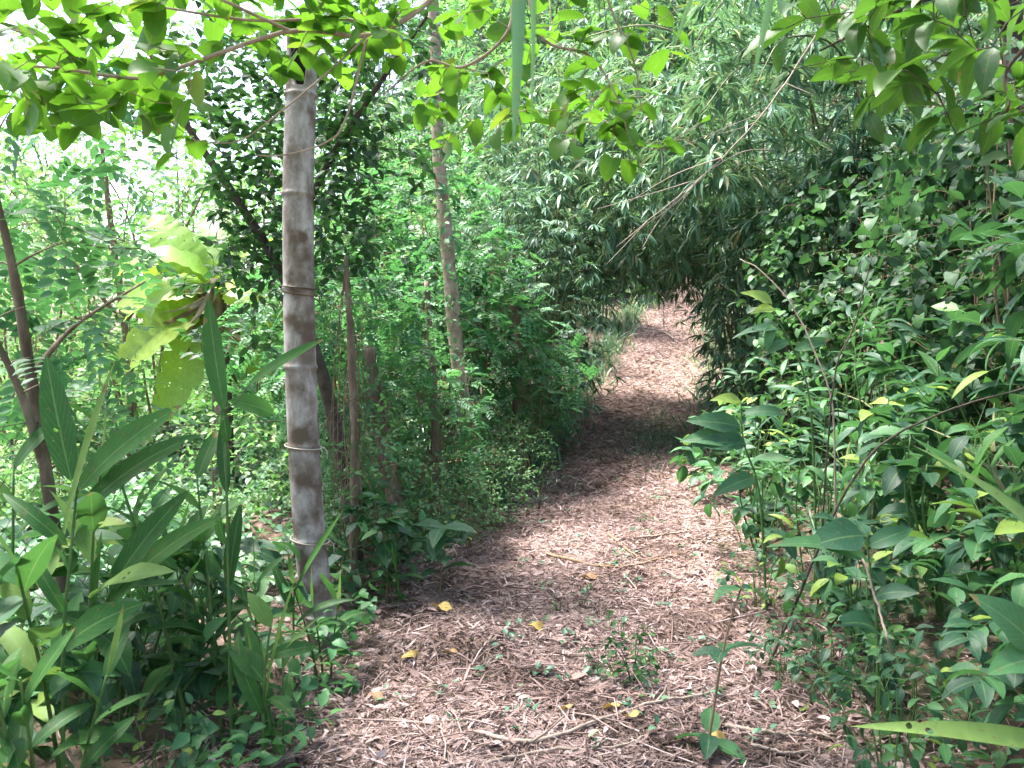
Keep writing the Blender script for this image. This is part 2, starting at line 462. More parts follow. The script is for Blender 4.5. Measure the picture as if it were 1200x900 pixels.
def dress(rng, ls, curve, sp):
    seg = np.linalg.norm(np.diff(curve, axis=0), axis=1)
    cum = np.concatenate([[0], np.cumsum(seg)])
    tot = cum[-1]
    s0 = tot * (1 - sp.frac)
    tang = nrm(np.gradient(curve, axis=0))

    def at(s):
        return (np.stack([np.interp(s, cum, curve[:, i]) for i in range(3)], -1), nrm(np.stack([np.interp(s, cum, tang[:, i]) for i in range(3)], -1)))
    if sp.habit in ('alt', 'opp'):
        n = max(2, int((tot - s0) / sp.spacing))
        s = np.linspace(s0, tot, n) + rng.normal(0, sp.spacing * .2, n)
        if sp.habit == 'opp':
            s = np.repeat(s, 2); n = len(s)
        s = np.clip(s, 0, tot)
        P, Tn = at(s)
        sd = nrm(np.cross(Tn, UP) + 1e-4)
        sg = np.where(np.arange(n) % 2 == 0, 1.0, -1.0)[:, None]
        f = np.linspace(0, 1, n)[:, None]
        D = Tn * (sp.fwd + f ** 3 * .8) + sd * sg * sp.side * (1 - .5 * f ** 3) + UP * sp.up + rng.normal(0, sp.jit * .6, (n, 3))
        D[:, 2] -= sp.droop
        N = UP + rng.normal(0, sp.jit, (n, 3))
        L = sp.size * (1 - sp.var * rng.random(n)) * (1 - .25 * np.abs(f[:, 0] - .4))
        ls.put(P, D, N, L, rng.random(n), sp.arch * (0.4 + 1.2 * rng.random(n)))
    elif sp.habit == 'fan':
        m = max(1, int((tot - s0) / sp.spacing))
        for s in np.linspace(tot, s0, m + 1)[:m]:
            P, Tn = at(np.array([s]))
            k = sp.fan + rng.integers(-1, 2)
            d0 = nrm((Tn[0] + rng.normal(0, .4, 3)) * np.array([1, 1, .35]) + np.array([0, 0, -.12 - sp.droop]))
            sd = nrm(np.cross(d0, UP + rng.normal(0, .35, 3)))
            a = np.linspace(-1, 1, k) * rng.uniform(.6, 1.15) + rng.normal(0, .14, k)
            D = d0[None] * np.cos(a)[:, None] + sd[None] * np.sin(a)[:, None] + rng.normal(0, .12, (k, 3))
            D[:, 2] -= sp.droop * rng.random(k)
            N = UP + rng.normal(0, sp.jit, (k, 3))
            off = (d0 * sp.size * .35)[None] * rng.random((k, 1))
            ls.put(P + off - d0 * sp.size * .2, D, N, sp.size * (1 - sp.var * rng.random(k)), np.clip(rng.normal(.5, .24, k), 0, 1), sp.arch * (0.3 + 1.4 * rng.random(k)))
    elif sp.habit == 'pinnate':
        m = max(1, int((tot - s0) / sp.spacing))
        for i, s in enumerate(np.linspace(tot, s0, m + 1)[:m]):
            P, Tn = at(np.array([s]))
            sd = nrm(np.cross(Tn[0], UP)) * (1 if i % 2 else -1)
            d0 = nrm(Tn[0] * .7 + sd * .8 * (i > 0) + rng.normal(0, .3, 3) + np.array([0, 0, -sp.droop]))
            k = sp.fan * 2
            q = np.repeat(np.arange(1, sp.fan + 1), 2) / sp.fan
            rl = sp.size * sp.fan * .42
            s2 = nrm(np.cross(d0, UP + rng.normal(0, .3, 3)))
            sg = np.where(np.arange(k) % 2 == 0, 1.0, -1.0)[:, None]
            D = d0[None] * .45 + s2[None] * sg + rng.normal(0, .07, (k, 3))
            PP = P + d0[None] * rl * q[:, None] - UP * (.25 * rl * q[:, None] ** 2)
            N = np.cross(s2, d0)[None] + rng.normal(0, .12, (k, 3))
            N = N * np.sign(N[:, 2:3] + 1e-6)
            ls.put(PP, D, N, sp.size * (1 - .35 * rng.random(k)), np.full(k, rng.random()) * .7 + .3 * rng.random(k), np.full(k, sp.arch))


def grow(rng, wood, ls, trunks, attr, spec, r0=0.012, rtip=0.0016, sag=0.12, lift=0.25, maxpts=7, sides=4):
    """branches reach from the nearest wood to every point of the crown; leaves dress their outer ends"""
    S, TT, RR = [], [], []
    for pts, rad in trunks:
        pts = np.asarray(pts, float)
        rad = np.broadcast_to(np.asarray(rad, float), (len(pts),))
        m = max(2, len(pts) // 4)
        S.append(pts[m:]); TT.append(nrm(np.gradient(pts, axis=0))[m:]); RR.append(rad[m:])
    S, TT, RR = map(lambda a: list(np.concatenate(a)), (S, TT, RR))
    attr = np.asarray(attr, float)
    base = np.array(S)
    dd = np.array([np.min(np.linalg.norm(base - a, axis=1)) for a in attr])
    SA = np.zeros((len(S) + len(attr) * maxpts, 3)); TA = SA.copy(); RA = np.zeros(len(SA))
    n = len(S)
    SA[:n], TA[:n], RA[:n] = S, TT, RR
    for a in attr[np.argsort(dd)]:
        v = a - SA[:n]
        d = np.linalg.norm(v, axis=1)
        cost = d + lift * np.maximum(0, -v[:, 2]) + 0.25 * d * (1 - np.sum(v * TA[:n], 1) / np.maximum(d, 1e-6))
        i = int(np.argmin(cost))
        L = d[i]
        if L < 0.02:
            continue
        p0, t0 = SA[i], TA[i]
        k = int(np.clip(3 + L / 0.12, 3, maxpts))
        s = np.linspace(0, 1, k)[:, None]
        m0 = nrm(t0 * .6 + v[i] / L + rng.normal(0, .25, 3)) * L
        m1 = (v[i] / L + np.array([0, 0, -sag * 2]) + rng.normal(0, .22, 3)) * L
        c = (2 * s ** 3 - 3 * s ** 2 + 1) * p0 + (s ** 3 - 2 * s ** 2 + s) * m0 + (-2 * s ** 3 + 3 * s ** 2) * a + (s ** 3 - s ** 2) * m1
        ra = min(RA[i] * .75, r0 * (0.25 + L))
        ra = max(ra, rtip)
        rad = np.linspace(ra, rtip, k)
        tube(wood, c, rad, sides, rng.random())
        dress(rng, ls, c, spec)
        SA[n:n + k - 1] = c[1:]
        TA[n:n + k - 1] = nrm(np.gradient(c, axis=0))[1:]
        RA[n:n + k - 1] = rad[1:]
        n += k - 1


def ell(rng, c, r, n, shell=0.35, zcut=None):
    p = nrm(rng.normal(0, 1, (n, 3))) * np.power(rng.uniform(shell, 1, n), 1 / 2.2)[:, None]
    return np.asarray(c) + p * np.asarray(r)


# ------------------------------------------------------------------ things
def tag(o, label=None, cat=None, group=None, kind=None):
    if label: o['label'] = label
    if cat: o['category'] = cat
    if group: o['group'] = group
    if kind: o['kind'] = kind
    return o


def thing(name, loc, label, cat, group=None, rz=0.0, sc=1.0):
    o = bpy.data.objects.new(name, None)
    o.empty_display_size = .1
    COL.objects.link(o)
    o.location = tuple(loc)
    o.rotation_euler = (0, 0, rz)
    o.scale = (sc, sc, sc)
    return tag(o, label, cat, group)


def dup(root, loc, rz, sc, label, group=None, tilt=(0, 0)):
    r = root.copy()
    COL.objects.link(r)
    r.location = tuple(loc)
    r.rotation_euler = (tilt[0], tilt[1], rz)
    r.scale = (sc, sc, sc) if not isinstance(sc, tuple) else sc
    r['label'] = label
    if group: r['group'] = group
    for ch in list(root.children):
        c = ch.copy()
        COL.objects.link(c)
        c.parent = r
    return r


class Kind:
    """a kind of plant: prototypes that are placed first, then copied"""
    def __init__(s, name, cat, group, makers, wname, lname, wm, lm):
        s.__dict__.update(locals())
        s.protos = [None] * len(makers)
        s.i = 0

    def place(s, x, y, label, sc=1.0, rz=None, tilt=(0, 0), which=None, dz=0.0, group=None):
        i = s.i % len(s.makers) if which is None else which
        s.i += 1
        loc = gpt(x, y, dz)
        rz = s.i * 2.399 if rz is None else rz
        if s.protos[i] is None:
            w, l = Acc(), Acc()
            s.makers[i](w, l)
            root = thing(s.name, loc, label, s.cat, group or s.group, rz, 1)
            root.scale = (sc, sc, sc) if not isinstance(sc, tuple) else sc
            root.rotation_euler = (tilt[0], tilt[1], rz)
            w.build(s.wname, s.wm, root)
            l.build(s.lname, s.lm, root)
            s.protos[i] = root
            return root
        return dup(s.protos[i], loc, rz, sc, label, group or s.group, tilt)


def shrub_maker(seed, Hh, Rr, nst, M_, spec, r0=0.01, z0=0.25, sag=.12, shell=.3):
    def f(w, l):
        rng = np.random.default_rng(seed)
        ls = Leafset()
        tr = []
        for k in range(nst):
            a = rng.uniform(0, 6.28)
            lean = rng.uniform(.1, .5) * Rr
            hh = Hh * rng.uniform(.55, .9)
            b = np.array([math.cos(a), math.sin(a), 0]) * .05 * Rr * (1 + rng.random())
            t = np.array([math.cos(a) * lean, math.sin(a) * lean, hh])
            mid = b * .5 + t * .5 + rng.normal(0, .05 * Hh, 3) + UP * .05 * Hh
            c = spline([b - UP * .05, mid, t], 12)
            rad = np.linspace(r0, r0 * .35, 12)
            tube(w, c, rad, 6, rng.random())
            tr.append((c, rad))
        A = ell(rng, (0, 0, Hh * (z0 + 1) / 2), (Rr, Rr, Hh * (1 - z0) / 2), M_, shell)
        # uneven outline: push some lumps out
        for _ in range(6):
            d = nrm(rng.normal(0, 1, 3)); d[2] = abs(d[2])
            q = nrm(A - np.array([0, 0, Hh * .5])) @ d
            A += (np.clip(q - .6, 0, 1) * rng.uniform(-.6, .9))[:, None] * d * Rr
        A[:, 2] = np.maximum(A[:, 2], .06)
        grow(rng, w, ls, tr, A, spec, r0 * .8, sag=sag)
        ls.emit(l, LT[spec.T], spec.W)
    return f


def ginger_maker(seed, ncane, Hh, nl, L):
    """canes with big two-ranked lance leaves and rolled young spikes"""
    def f(w, l):
        rng = np.random.default_rng(seed)
        P, D, N, LL, RN, AR = [], [], [], [], [], []
        for k in range(ncane):
            a = rng.uniform(0, 6.28)
            b = np.array([math.cos(a), math.sin(a), 0]) * rng.uniform(.02, .13)
            h = Hh * rng.uniform(.7, 1.05)
            top = b * 1.5 + np.array([math.cos(a), math.sin(a), 0]) * rng.uniform(.05, .3) * h + UP * h
            c = spline([b - UP * .04, b * .6 + top * .4 + np.array([0, 0, .06 * h]), top], 14)
            tube(w, c, np.linspace(.0085, .0038, 14), 6, rng.random())
            pl = rng.uniform(0, 3.14)
            sd = np.array([math.cos(pl), math.sin(pl), 0])
            n = nl + rng.integers(-1, 2)
            for j in range(n):
                f_ = .30 + .68 * j / max(1, n - 1)
                i = f_ * 13
                i0 = int(min(12, i)); p = c[i0] + (c[i0 + 1] - c[i0]) * (i - i0)
                tg = nrm(c[i0 + 1] - c[i0])
                sg = 1 if j % 2 else -1
                out = sd * sg + rng.normal(0, .3, 3)
                u = .35 + .75 * f_ ** 2 + rng.normal(0, .15)
                P.append(p); D.append(out + tg * u * 1.1 + UP * .15); N.append(UP * 1.0 - out * .55 + rng.normal(0, .25, 3))
                LL.append(L * rng.uniform(.65, 1.1) * (1 - .3 * abs(f_ - .65))); RN.append(rng.uniform(0, .85)); AR.append(rng.uniform(.25, 1.0) * (1.15 - .6 * f_))
            if rng.random() < .55:
                P.append(c[-1]); D.append(nrm(c[-1] - c[-3]) + rng.normal(0, .1, 3)); N.append(rng.normal(0, 1, 3)); LL.append(L * .85); RN.append(.97); AR.append(.05)
        P, D, N, LL, RN, AR = map(np.array, (P, D, N, LL, RN, AR))
        W = np.where(RN > .95, .38, 1.0)
        leaves(l, LT['lance10'], P, D, N, LL, RN, AR, W * .92, roll=.22)
    return f


def bamboo_maker(seed, nculm, Hh, spread, M_, spec, lean=(0, 0), z0=.25, r=.016):
    def f(w, l):
        rng = np.random.default_rng(seed)
        ls = Leafset()
        tr = []
        ends = []
        for k in range(nculm):
            a = rng.uniform(0, 6.28)
            b = np.array([math.cos(a), math.sin(a), 0]) * rng.uniform(.03, .35) * min(1, spread)
            h = Hh * rng.uniform(.6, 1.0)
            o = np.array([math.cos(a), math.sin(a), 0]) * spread * rng.uniform(.3, .9) + np.array([lean[0], lean[1], 0]) * h * rng.uniform(.6, 1.1)
            c = spline([b - UP * .1, b + o * .12 + UP * h * .45, b + o * .5 + UP * h * .82, b + o + UP * h * (.93 - .25 * np.linalg.norm(o) / Hh)], 22)
            rr = r * rng.uniform(.6, 1.2)
            rad = np.linspace(rr, rr * .25, 22) * (1 + .18 * (np.arange(22) % 2))
            tube(w, c, rad, 6, rng.random())
            tr.append((c, rad))
            ends.append(c)
        A = []
        for m in range(M_):
            c = ends[rng.integers(len(ends))]
            t = z0 + (1 - z0) * rng.random() ** .8
            i = min(20, int(t * 21))
            rr = spread * (.10 + .34 * math.sin(math.pi * min(1, t * .9 + .1)))
            A.append(c[i] + nrm(rng.normal(0, 1, 3)) * rr * rng.uniform(.4, 1.2) - UP * rr * .3)
        A = np.array(A)
        A[:, 2] = np.maximum(A[:, 2], .15)
        grow(rng, w, ls, tr, A, spec, .006, .0013, sag=.08)
        ls.emit(l, LT[spec.T], spec.W)
    return f


# specs
S_broad = Spec('ovate4', .19, .095, 'opp', .75, arch=.35, jit=.33, droop=.10)
S_broadS = Spec('ovate4', .11, .05, 'alt', .8, arch=.35, jit=.4, droop=.1)
S_fine = Spec('ovate2', .066, .028, 'alt', .85, arch=.3, jit=.5, droop=.1)
S_fineP = Spec('ovate2', .062, .075, 'pinnate', .75, fan=6, arch=.2, droop=.15)
S_leaflet = Spec('ovate4', .078, .16, 'pinnate', .7, fan=5, arch=.15, droop=.1)
S_bam = Spec('bamboo2', .25, .12, 'fan', .8, arch=.45, fan=7, droop=.03, W=1.0, jit=.25)
S_arch = Spec('bamboo2', .33, .17, 'fan', .75, arch=.42, fan=8, droop=.04, W=.95, jit=.25)
S_bamS = Spec('bamboo2', .16, .10, 'fan', .8, arch=.4, fan=7, droop=.03, W=1.0, jit=.25)
S_bamF = Spec('bamboo1', .34, .20, 'fan', .85, arch=.3, fan=7, droop=.2, W=1.3)
S_pale = Spec('tri1', .15, .085, 'alt', .85, arch=.3, jit=.55, droop=.1)
S_vine = Spec('heart4', .125, .06, 'alt', .85, arch=.3, jit=.45, droop=.5, side=.7, up=0)
S_heart = Spec('heart6', .112, .08, 'alt', .9, arch=.3, jit=.35, droop=.35, side=.8)
S_dark = Spec('ovate4', .105, .036, 'alt', .85, arch=.3, jit=.5, droop=.15)
S_huge = Spec('ovate8', .21, .12, 'opp', .7, arch=.45, jit=.3, droop=.15, W=.95)
S_lance = Spec('lance10', .30, .085, 'alt', .75, arch=.75, jit=.3, droop=.05, up=.25, side=.8, W=.72)
S_light = Spec('ovate4', .15, .07, 'alt', .85, arch=.3, jit=.4, droop=.15)
S_big = Spec('ovate8', .165, .085, 'alt', .9, arch=.4, jit=.35, droop=.35, W=.9)

# ------------------------------------------------------------------ the setting
def grid_mesh(name, xs, ys, zf, mat):
    X, Y = np.meshgrid(xs, ys)
    a = Acc()
    nx, ny = len(xs), len(ys)
    i = np.arange(ny - 1)[:, None] * nx
    j = np.arange(nx - 1)[None]
    q = np.stack([i + j, i + j + 1, i + nx + j + 1, i + nx + j], -1).reshape(-1, 4)
    Z = zf(X, Y)
    a.add(np.stack([X, Y, Z], -1).reshape(-1, 3), None, q, np.full((nx * ny, 3), .5))
    return a.build(name, mat)


def rough_h(x, y):
    """small clods of soil"""
    return H(x, y) + 0.012 * np.sin(x * 31 + 2 * np.sin(y * 17)) * np.sin(y * 27 + 2 * np.sin(x * 13)) + .006 * np.sin(x * 71 + y * 33) * np.sin(y * 83 - x * 20)


xs = np.concatenate([-np.geomspace(160, 8, 24), np.linspace(-7.6, -3.1, 40), np.linspace(-3, 4, 190), np.linspace(4.1, 9, 45), np.geomspace(9.4, 160, 24)])
ys = np.concatenate([-np.geomspace(60, 2, 10), np.linspace(-1.5, 1.4, 12), np.linspace(1.5, 8, 190), np.linspace(8.06, 26, 220), np.geomspace(26.4, 260, 40)])
tag(grid_mesh('ground', xs, ys, lambda x, y: rough_h(x, y), M['soil']), kind='structure')
# the trodden path: a ragged strip a few millimetres above the soil
pys = np.linspace(-1, 27, 620)
pa = Acc()
pr = np.random.default_rng(5)
cols = 26
ew = [np.interp(pys, np.linspace(-1, 27, 120), pr.normal(0, .11, 120)) for _ in range(2)]
sx = np.linspace(-1, 1, cols)
PX = pc(pys)[:, None] + np.where(sx[None] < 0, sx[None] * (pw(pys) * .93 + ew[0])[:, None], sx[None] * (pw(pys) * .93 + ew[1])[:, None])
PY = np.repeat(pys[:, None], cols, 1)
PZ = rough_h(PX, PY) + .010
PZ[:, 0] -= .03; PZ[:, -1] -= .03
i = np.arange(619)[:, None] * cols
j = np.arange(cols - 1)[None]
pa.add(np.stack([PX, PY, PZ], -1).reshape(-1, 3), None, np.stack([i + j, i + j + 1, i + cols + j + 1, i + cols + j], -1).reshape(-1, 4), np.full((620 * cols, 3), .5))
tag(pa.build('path', M['path']), kind='structure')

# ------------------------------------------------------------------ stuff on the ground
rg = np.random.default_rng(11)


def scatter(n, pdf_y, xf):
    y = pdf_y(rg.random(n))
    x = xf(y, n)
    return x, y


def litter():
    a = Acc()
    # dry bamboo leaf strips and chips
    for n, T, L0, L1, yr, sdx, w0, w1 in ((125000, 'strip2', .012, .070, (2.0, 9), 1.0, .35, 1.5), (9500, 'strip2', .05, .13, (2.0, 9), 1.15, .6, 1.5), (30000, 'strip2', .05, .15, (8, 26), 1.0, .6, 1.6), (9000, 'ovate2', .015, .045, (2.0, 10), 1.25, .7, 1.1),
                                          (26000, 'strip2', .04, .15, (2.0, 12), 1.3, .14, .4), (9000, 'strip2', .03, .10, (2.0, 10), 2.2, .5, 1.3), (2600, 'ovate4', .03, .085, (2.0, 9), 2.2, .8, 1.1)):
        u = rg.random(n)
        y = yr[0] * (yr[1] / yr[0]) ** u
        s = np.clip(rg.normal(0, .62, n), -2.4, 2.4) * sdx
        x = pc(y) + s * pw(y)
        P = np.stack([x, y, H(x, y) + .012 + .018 * rg.random(n) ** 2], -1)
        th = rg.uniform(0, 6.28, n)
        D = np.stack([np.cos(th), np.sin(th), rg.normal(.04, .22, n)], -1)
        N = UP + rg.normal(0, .38, (n, 3))
        near = np.clip((y - 2) / 8, 0, 1)
        r = np.clip(rg.normal(.52, .20, n) - .10 * (rg.random(n) < .12) - .24 * sstep(.15, .75, np.sin(x * 3.1 + 1.7 * np.sin(y * 1.9)) * np.sin(y * 2.3 + 1.3 * np.sin(x * 2.7)) + .25 * np.sin(x * 9 + y * 7)), 0, .97)
        wear = rg.uniform(w0, w1, n)
        leaves(a, LT[T], P, D, N, rg.uniform(L0, L1, n), r, rg.uniform(-.2, .9, n), wear)
    # bits of twig among the leaves
    for k in range(1500):
        y = 2.0 * (9 / 2.0) ** rg.random(); x = pc(y) + np.clip(rg.normal(0, .8), -2, 2) * pw(y)
        th = rg.uniform(0, 3.14); L = rg.uniform(.04, .16)
        dx, dy = math.cos(th) * L, math.sin(th) * L
        p = [gpt(x + dx * q, y + dy * q, .022 + .01 * rg.random()) for q in (-1, 0, 1)]
        p[1] = p[1] + rg.normal(0, .012, 3)
        tube(a, p, rg.uniform(.0012, .004), 4, np.clip(rg.normal(.4, .2), 0, .9))
    o = a.build('leaf_litter', G['litter'])
    tag(o, 'brown and pinkish dry leaf litter strewn along the path', 'leaf litter', kind='stuff')


litter()


def cover(name, label, n, box, T, L0, L1, hmax, mat, skip=0.25, seed=1):
    """low leafy ground cover with short stalks, in patches"""
    r = np.random.default_rng(seed)
    x = r.uniform(box[0], box[1], n * 2); y = r.uniform(box[2], box[3], n * 2)
    s = (x - pc(y)) / pw(y)
    pat = np.sin(x * 2.1 + 1.3 * np.sin(y * 1.7)) * np.sin(y * 1.6 + np.sin(x * 2.9)) + r.normal(0, .35, n * 2)
    ok = (np.abs(s) > 1.12) & (pat > skip - .6)
    x, y, pat = x[ok][:n], y[ok][:n], pat[ok][:n]
    m = len(x)
    z = H(x, y) + hmax * (0.15 + .85 * r.random(m)) * (0.35 + .65 * np.clip(pat + .5, 0, 1))
    P = np.stack([x, y, z], -1)
    D = nrm(np.stack([r.normal(0, 1, m), r.normal(0, 1, m), r.normal(.05, .3, m)], -1))
    a = Acc()
    leaves(a, LT[T], P, D, UP + r.normal(0, .35, (m, 3)), r.uniform(L0, L1, m), np.clip(r.normal(.5, .25, m), 0, 1), r.uniform(.1, .7, m))
    o = a.build(name, mat)
    tag(o, label, 'ground cover', kind='stuff')


cover('ground_cover', 'low bluish green leafy ground cover beyond the wire fence', 30000, (-9, -.9, 4.2, 15), 'ovate2', .07, .15, .42, G['fern'], seed=2)
cover('undergrowth', 'low green undergrowth on the bank beside the path', 9000, (1.2, 7, 2.0, 12), 'ovate2', .05, .11, .35, G['vine'], .3, seed=3)
cover('field_cover', 'pale leafy growth covering the open field beyond the fence', 26000, (-26, -1.2, 11, 40), 'tri1', .16, .4, .8, G['pale'], -.2, seed=6)
cover('hillside_foliage', 'pale leafy growth covering the hillside above the bend', 26000, (-9, 16, 23, 60), 'tri1', .25, .6, 1.3, G['pale'], -.4, seed=7)
cover('undergrowth', 'low weeds under the fence posts at the path edge', 5000, (-3.5, .6, 2.2, 10), 'ovate2', .05, .10, .28, G['fine'], .35, seed=4)


def weeds():
    a = Acc()
    r = np.random.default_rng(21)
    n = 2600
    y = r.uniform(9.8, 24, n)
    side = np.where(r.random(n) < .68, -1, 1)
    x = pc(y) + side * pw(y) * np.clip(r.normal(1.12, .22, n), .55, 2)
    P = np.stack([x, y, H(x, y)], -1)
    D = np.stack([r.normal(0, .5, n), r.normal(0, .5, n), np.ones(n)], -1)
    leaves(a, LT['grass'], P, D, r.normal(0, 1, (n, 3)), r.uniform(.12, .45, n), np.clip(r.normal(.6, .3, n), 0, 1), r.uniform(.2, 1.0, n), 1.5)
    n = 1500
    y = r.normal(11.6, .9, n); x = pc(y) + r.normal(.45, .30, n)
    leaves(a, LT['grass'], np.stack([x, y, H(x, y)], -1), np.stack([r.normal(0, .7, n), r.normal(0, .7, n), np.ones(n)], -1), r.normal(0, 1, (n, 3)), r.uniform(.05, .16, n), r.random(n), r.uniform(.2, 1.0, n), 1.6)
    for k in range(90):
        y = 3.0 * (9.5 / 3.0) ** r.random(); x = pc(y) + r.normal(0, .55) * pw(y)
        m = r.integers(3, 8)
        q = gpt(x, y) + np.concatenate([r.normal(0, .03, (m, 2)), r.uniform(.015, .05, (m, 1))], 1)
        leaves(a, LT['ovate2'], q, np.concatenate([r.normal(0, 1, (m, 2)), r.uniform(.1, .9, (m, 1))], 1), UP + r.normal(0, .3, (m, 3)), r.uniform(.02, .055, m), r.uniform(0, .9, m), .3)
    tag(a.build('grass', G['bamboo']), 'thin grass and weeds along the far bend of the path', 'grass', kind='stuff')


weeds()

# ------------------------------------------------------------------ the fence line: posts, trunks, wire
def bamboo_post():
    d = 4.35
    ctrl = [px(388, 770, d), px(369, 685, d), px(358, 565, d), px(351, 400, d), px(349, 230, d), px(352, 120, d), px(354, 40, d)]
    base = gpt(ctrl[0][0], ctrl[0][1])
    ctrl[0] = base - np.array([0, 0, .1])
    t = thing('bamboo_post', base, 'thick pale bamboo post with a split hollow top beside the path', 'bamboo post')
    c = spline(ctrl, 420) - base
    zt = c[-1][2]
    nodes = [px(350, v, d)[2] - base[2] for v in (112, 228, 338, 430, 522, 632, 720)]
    a = Acc()
    rng = np.random.default_rng(8)
    sides = 32
    th = np.linspace(0, 2 * np.pi, sides, endpoint=False)
    r = np.interp(c[:, 2], [0, .6, 2.0, 3.0], [.082, .080, .078, .077])
    for nz in nodes:
        r = r + .009 * np.exp(-((c[:, 2] - nz) / .009) ** 2) - .003 * np.exp(-((c[:, 2] - nz + .03) / .018) ** 2)
    # the wall ends lower at the front, where the top segment has split away
    cut = px(350, 104, d)[2] - base[2]
    ang = np.arctan2(np.sin(th), np.cos(th))        # th=-pi/2 faces the camera
    front = np.exp(-((ang + np.pi / 2 - .05) / .62) ** 2)
    tops = zt - (zt - cut) * np.clip(front * 1.35, 0, 1) + rng.normal(0, .008, sides)
    wob = 1 + .02 * np.sin(th * 3 + 1)
    def ring(rr):
        V = []
        for k in range(len(c)):
            zz = np.minimum(c[k, 2], tops)
            V.append(np.stack([c[k, 0] + rr[k] * np.cos(th) * wob, c[k, 1] + rr[k] * np.sin(th) * wob, zz], -1))
        return np.array(V)
    Vo = ring(r)
    k = len(c)
    q = np.array([(i * sides + j, i * sides + (j + 1) % sides, (i + 1) * sides + (j + 1) % sides, (i + 1) * sides + j) for i in range(k - 1) for j in range(sides)])
    a.add(Vo.reshape(-1, 3), None, q, np.full((k * sides, 3), .5))
    Vi = ring(r - .011)
    e = (k - 1) * sides
    rim = np.concatenate([Vo[-1], Vi[-1]])
    a.add(rim, None, [(j, (j + 1) % sides, sides + (j + 1) % sides, sides + j) for j in range(sides)], np.full((2 * sides, 3), .5))
    a.build('wall', M['post'], t)
    b = Acc()
    k0 = int(k * .80)
    Vq = Vi[k0:]
    q = np.array([(i * sides + j, (i + 1) * sides + j, (i + 1) * sides + (j + 1) % sides, i * sides + (j + 1) % sides) for i in range(len(Vq) - 1) for j in range(sides)])
    cen = Vq[0].mean(0)
    b.add(np.concatenate([Vq.reshape(-1, 3), cen[None]]), [(j, (j + 1) % sides, len(Vq) * sides) for j in range(sides)], q, np.full((len(Vq) * sides + 1, 3), .5))
    b.build('hollow', M['hollow'], t)
    # wire ties
    for v, m in ((337, 'wire'), (344, 'twig'), (523, 'paletie'), (632, 'paletie')):
        w = Acc()
        z = px(350, v, d)[2] - base[2]
        cx, cy = [np.interp(z, c[:, 2], c[:, i]) for i in (0, 1)]
        rr = np.interp(z, c[:, 2], r) + .007
        tt = np.linspace(0, 2 * np.pi, 40)
        sl = rng.uniform(.1, .25)
        tube(w, np.stack([cx + rr * np.cos(tt), cy + rr * np.sin(tt), z - sl * rr * np.cos(tt + .3)], -1), .0035, 5)
        tube(w, [(cx + rr, cy, z), (cx + rr + .03, cy - .02, z - .02), (cx + rr + .035, cy - .03, z - .06)], .003, 5)
        w.build('wire_tie', M[m], t)


bamboo_post()


def wire_fence():
    a = Acc()
    rng = np.random.default_rng(4)
    P = [np.array([-2.35, 1.9]), np.array([-1.85, 3.15]), np.array([-1.06, 4.42]), np.array([-.30, 7.35])]
    seg = [np.linalg.norm(P[i + 1] - P[i]) for i in range(3)]
    cum = np.concatenate([[0], np.cumsum(seg)])
    def at(s, z):
        x = np.interp(s, cum, [p[0] for p in P]); y = np.interp(s, cum, [p[1] for p in P])
        w = .03 * math.sin(s * 5 + z * 3)
        return np.array([x + w, y - w, float(H(x, y)) + z])
    cell, h = .085, 1.15
    n = int(cum[-1] / cell)
    for k in range(-int(h / cell), n):
        for sg in (1, -1):
            pts = []
            for z in np.linspace(.02, h, 9):
                s = (k + (z / cell if sg > 0 else (h - z) / cell)) * cell
                if 0 <= s <= cum[-1]:
                    pts.append(at(s, z))
            if len(pts) > 2:
                tube(a, np.array(pts) + rng.normal(0, .0025, (len(pts), 3)), .0013, 3, cap=False)
    for z in (.03, h):
        tube(a, [at(s, z) for s in np.linspace(0, cum[-1], 60)], .0018, 4)
    tag(a.build('wire_fence', M['wire']), 'thin rusty diamond mesh wire fence strung along the posts', 'fence')


wire_fence()


def trunk_tree(name, label, cat, ctrl, rads, attr, spec, bark, leafm, seed, lname='crown', r0=.012, extra=(), group=None, sag=.12, knots=True, n=40, wrap=0):
    rng = np.random.default_rng(seed)
    base = gpt(ctrl[0][0], ctrl[0][1])
    ctrl = [np.array(p, float) for p in ctrl]
    ctrl[0] = base - UP * .12
    t = thing(name, base, label, cat, group)
    w, l = Acc(), Acc()
    ls = Leafset()
    c = spline(ctrl, n) - base
    rad = np.interp(np.linspace(0, 1, n), np.linspace(0, 1, len(rads)), rads)
    if knots:
        rad = rad * (1 + .10 * np.sin(np.arange(n) * 1.7 + seed) * rng.random(n))
    rad[:3] *= np.array([1.5, 1.3, 1.1])
    tube(w, c, rad, 12)
    tr = [(c, rad)]
    for pts, r_ in extra:
        cc = spline(np.array(pts) - base, 26)
        rr = np.linspace(r_[0], r_[1], 26)
        tube(w, cc, rr, 8)
        tr.append((cc, rr))
    if attr is not None and len(attr):
        grow(rng, w, ls, tr, np.asarray(attr) - base, spec, r0, sag=sag)
        ls.emit(l, LT[spec.T], spec.W)
    if wrap:
        i = rng.integers(3, n - 2, wrap)
        th = rng.uniform(0, 6.28, wrap)
        o = np.stack([np.cos(th), np.sin(th), 0 * th], -1)
        P = c[i] + o * (rad[i] + rng.uniform(.0, .13, wrap))[:, None] + rng.normal(0, .03, (wrap, 3))
        leaves(l, LT['ovate4'], P, o * .8 + rng.normal(0, .5, (wrap, 3)) - UP * .5, o + UP * .8 + rng.normal(0, .3, (wrap, 3)), rng.uniform(.04, .10, wrap), rng.random(wrap), .3)
    w.build('trunk', M[bark], t)
    if l.n:
        l.build(lname, leafm, t)
    return t


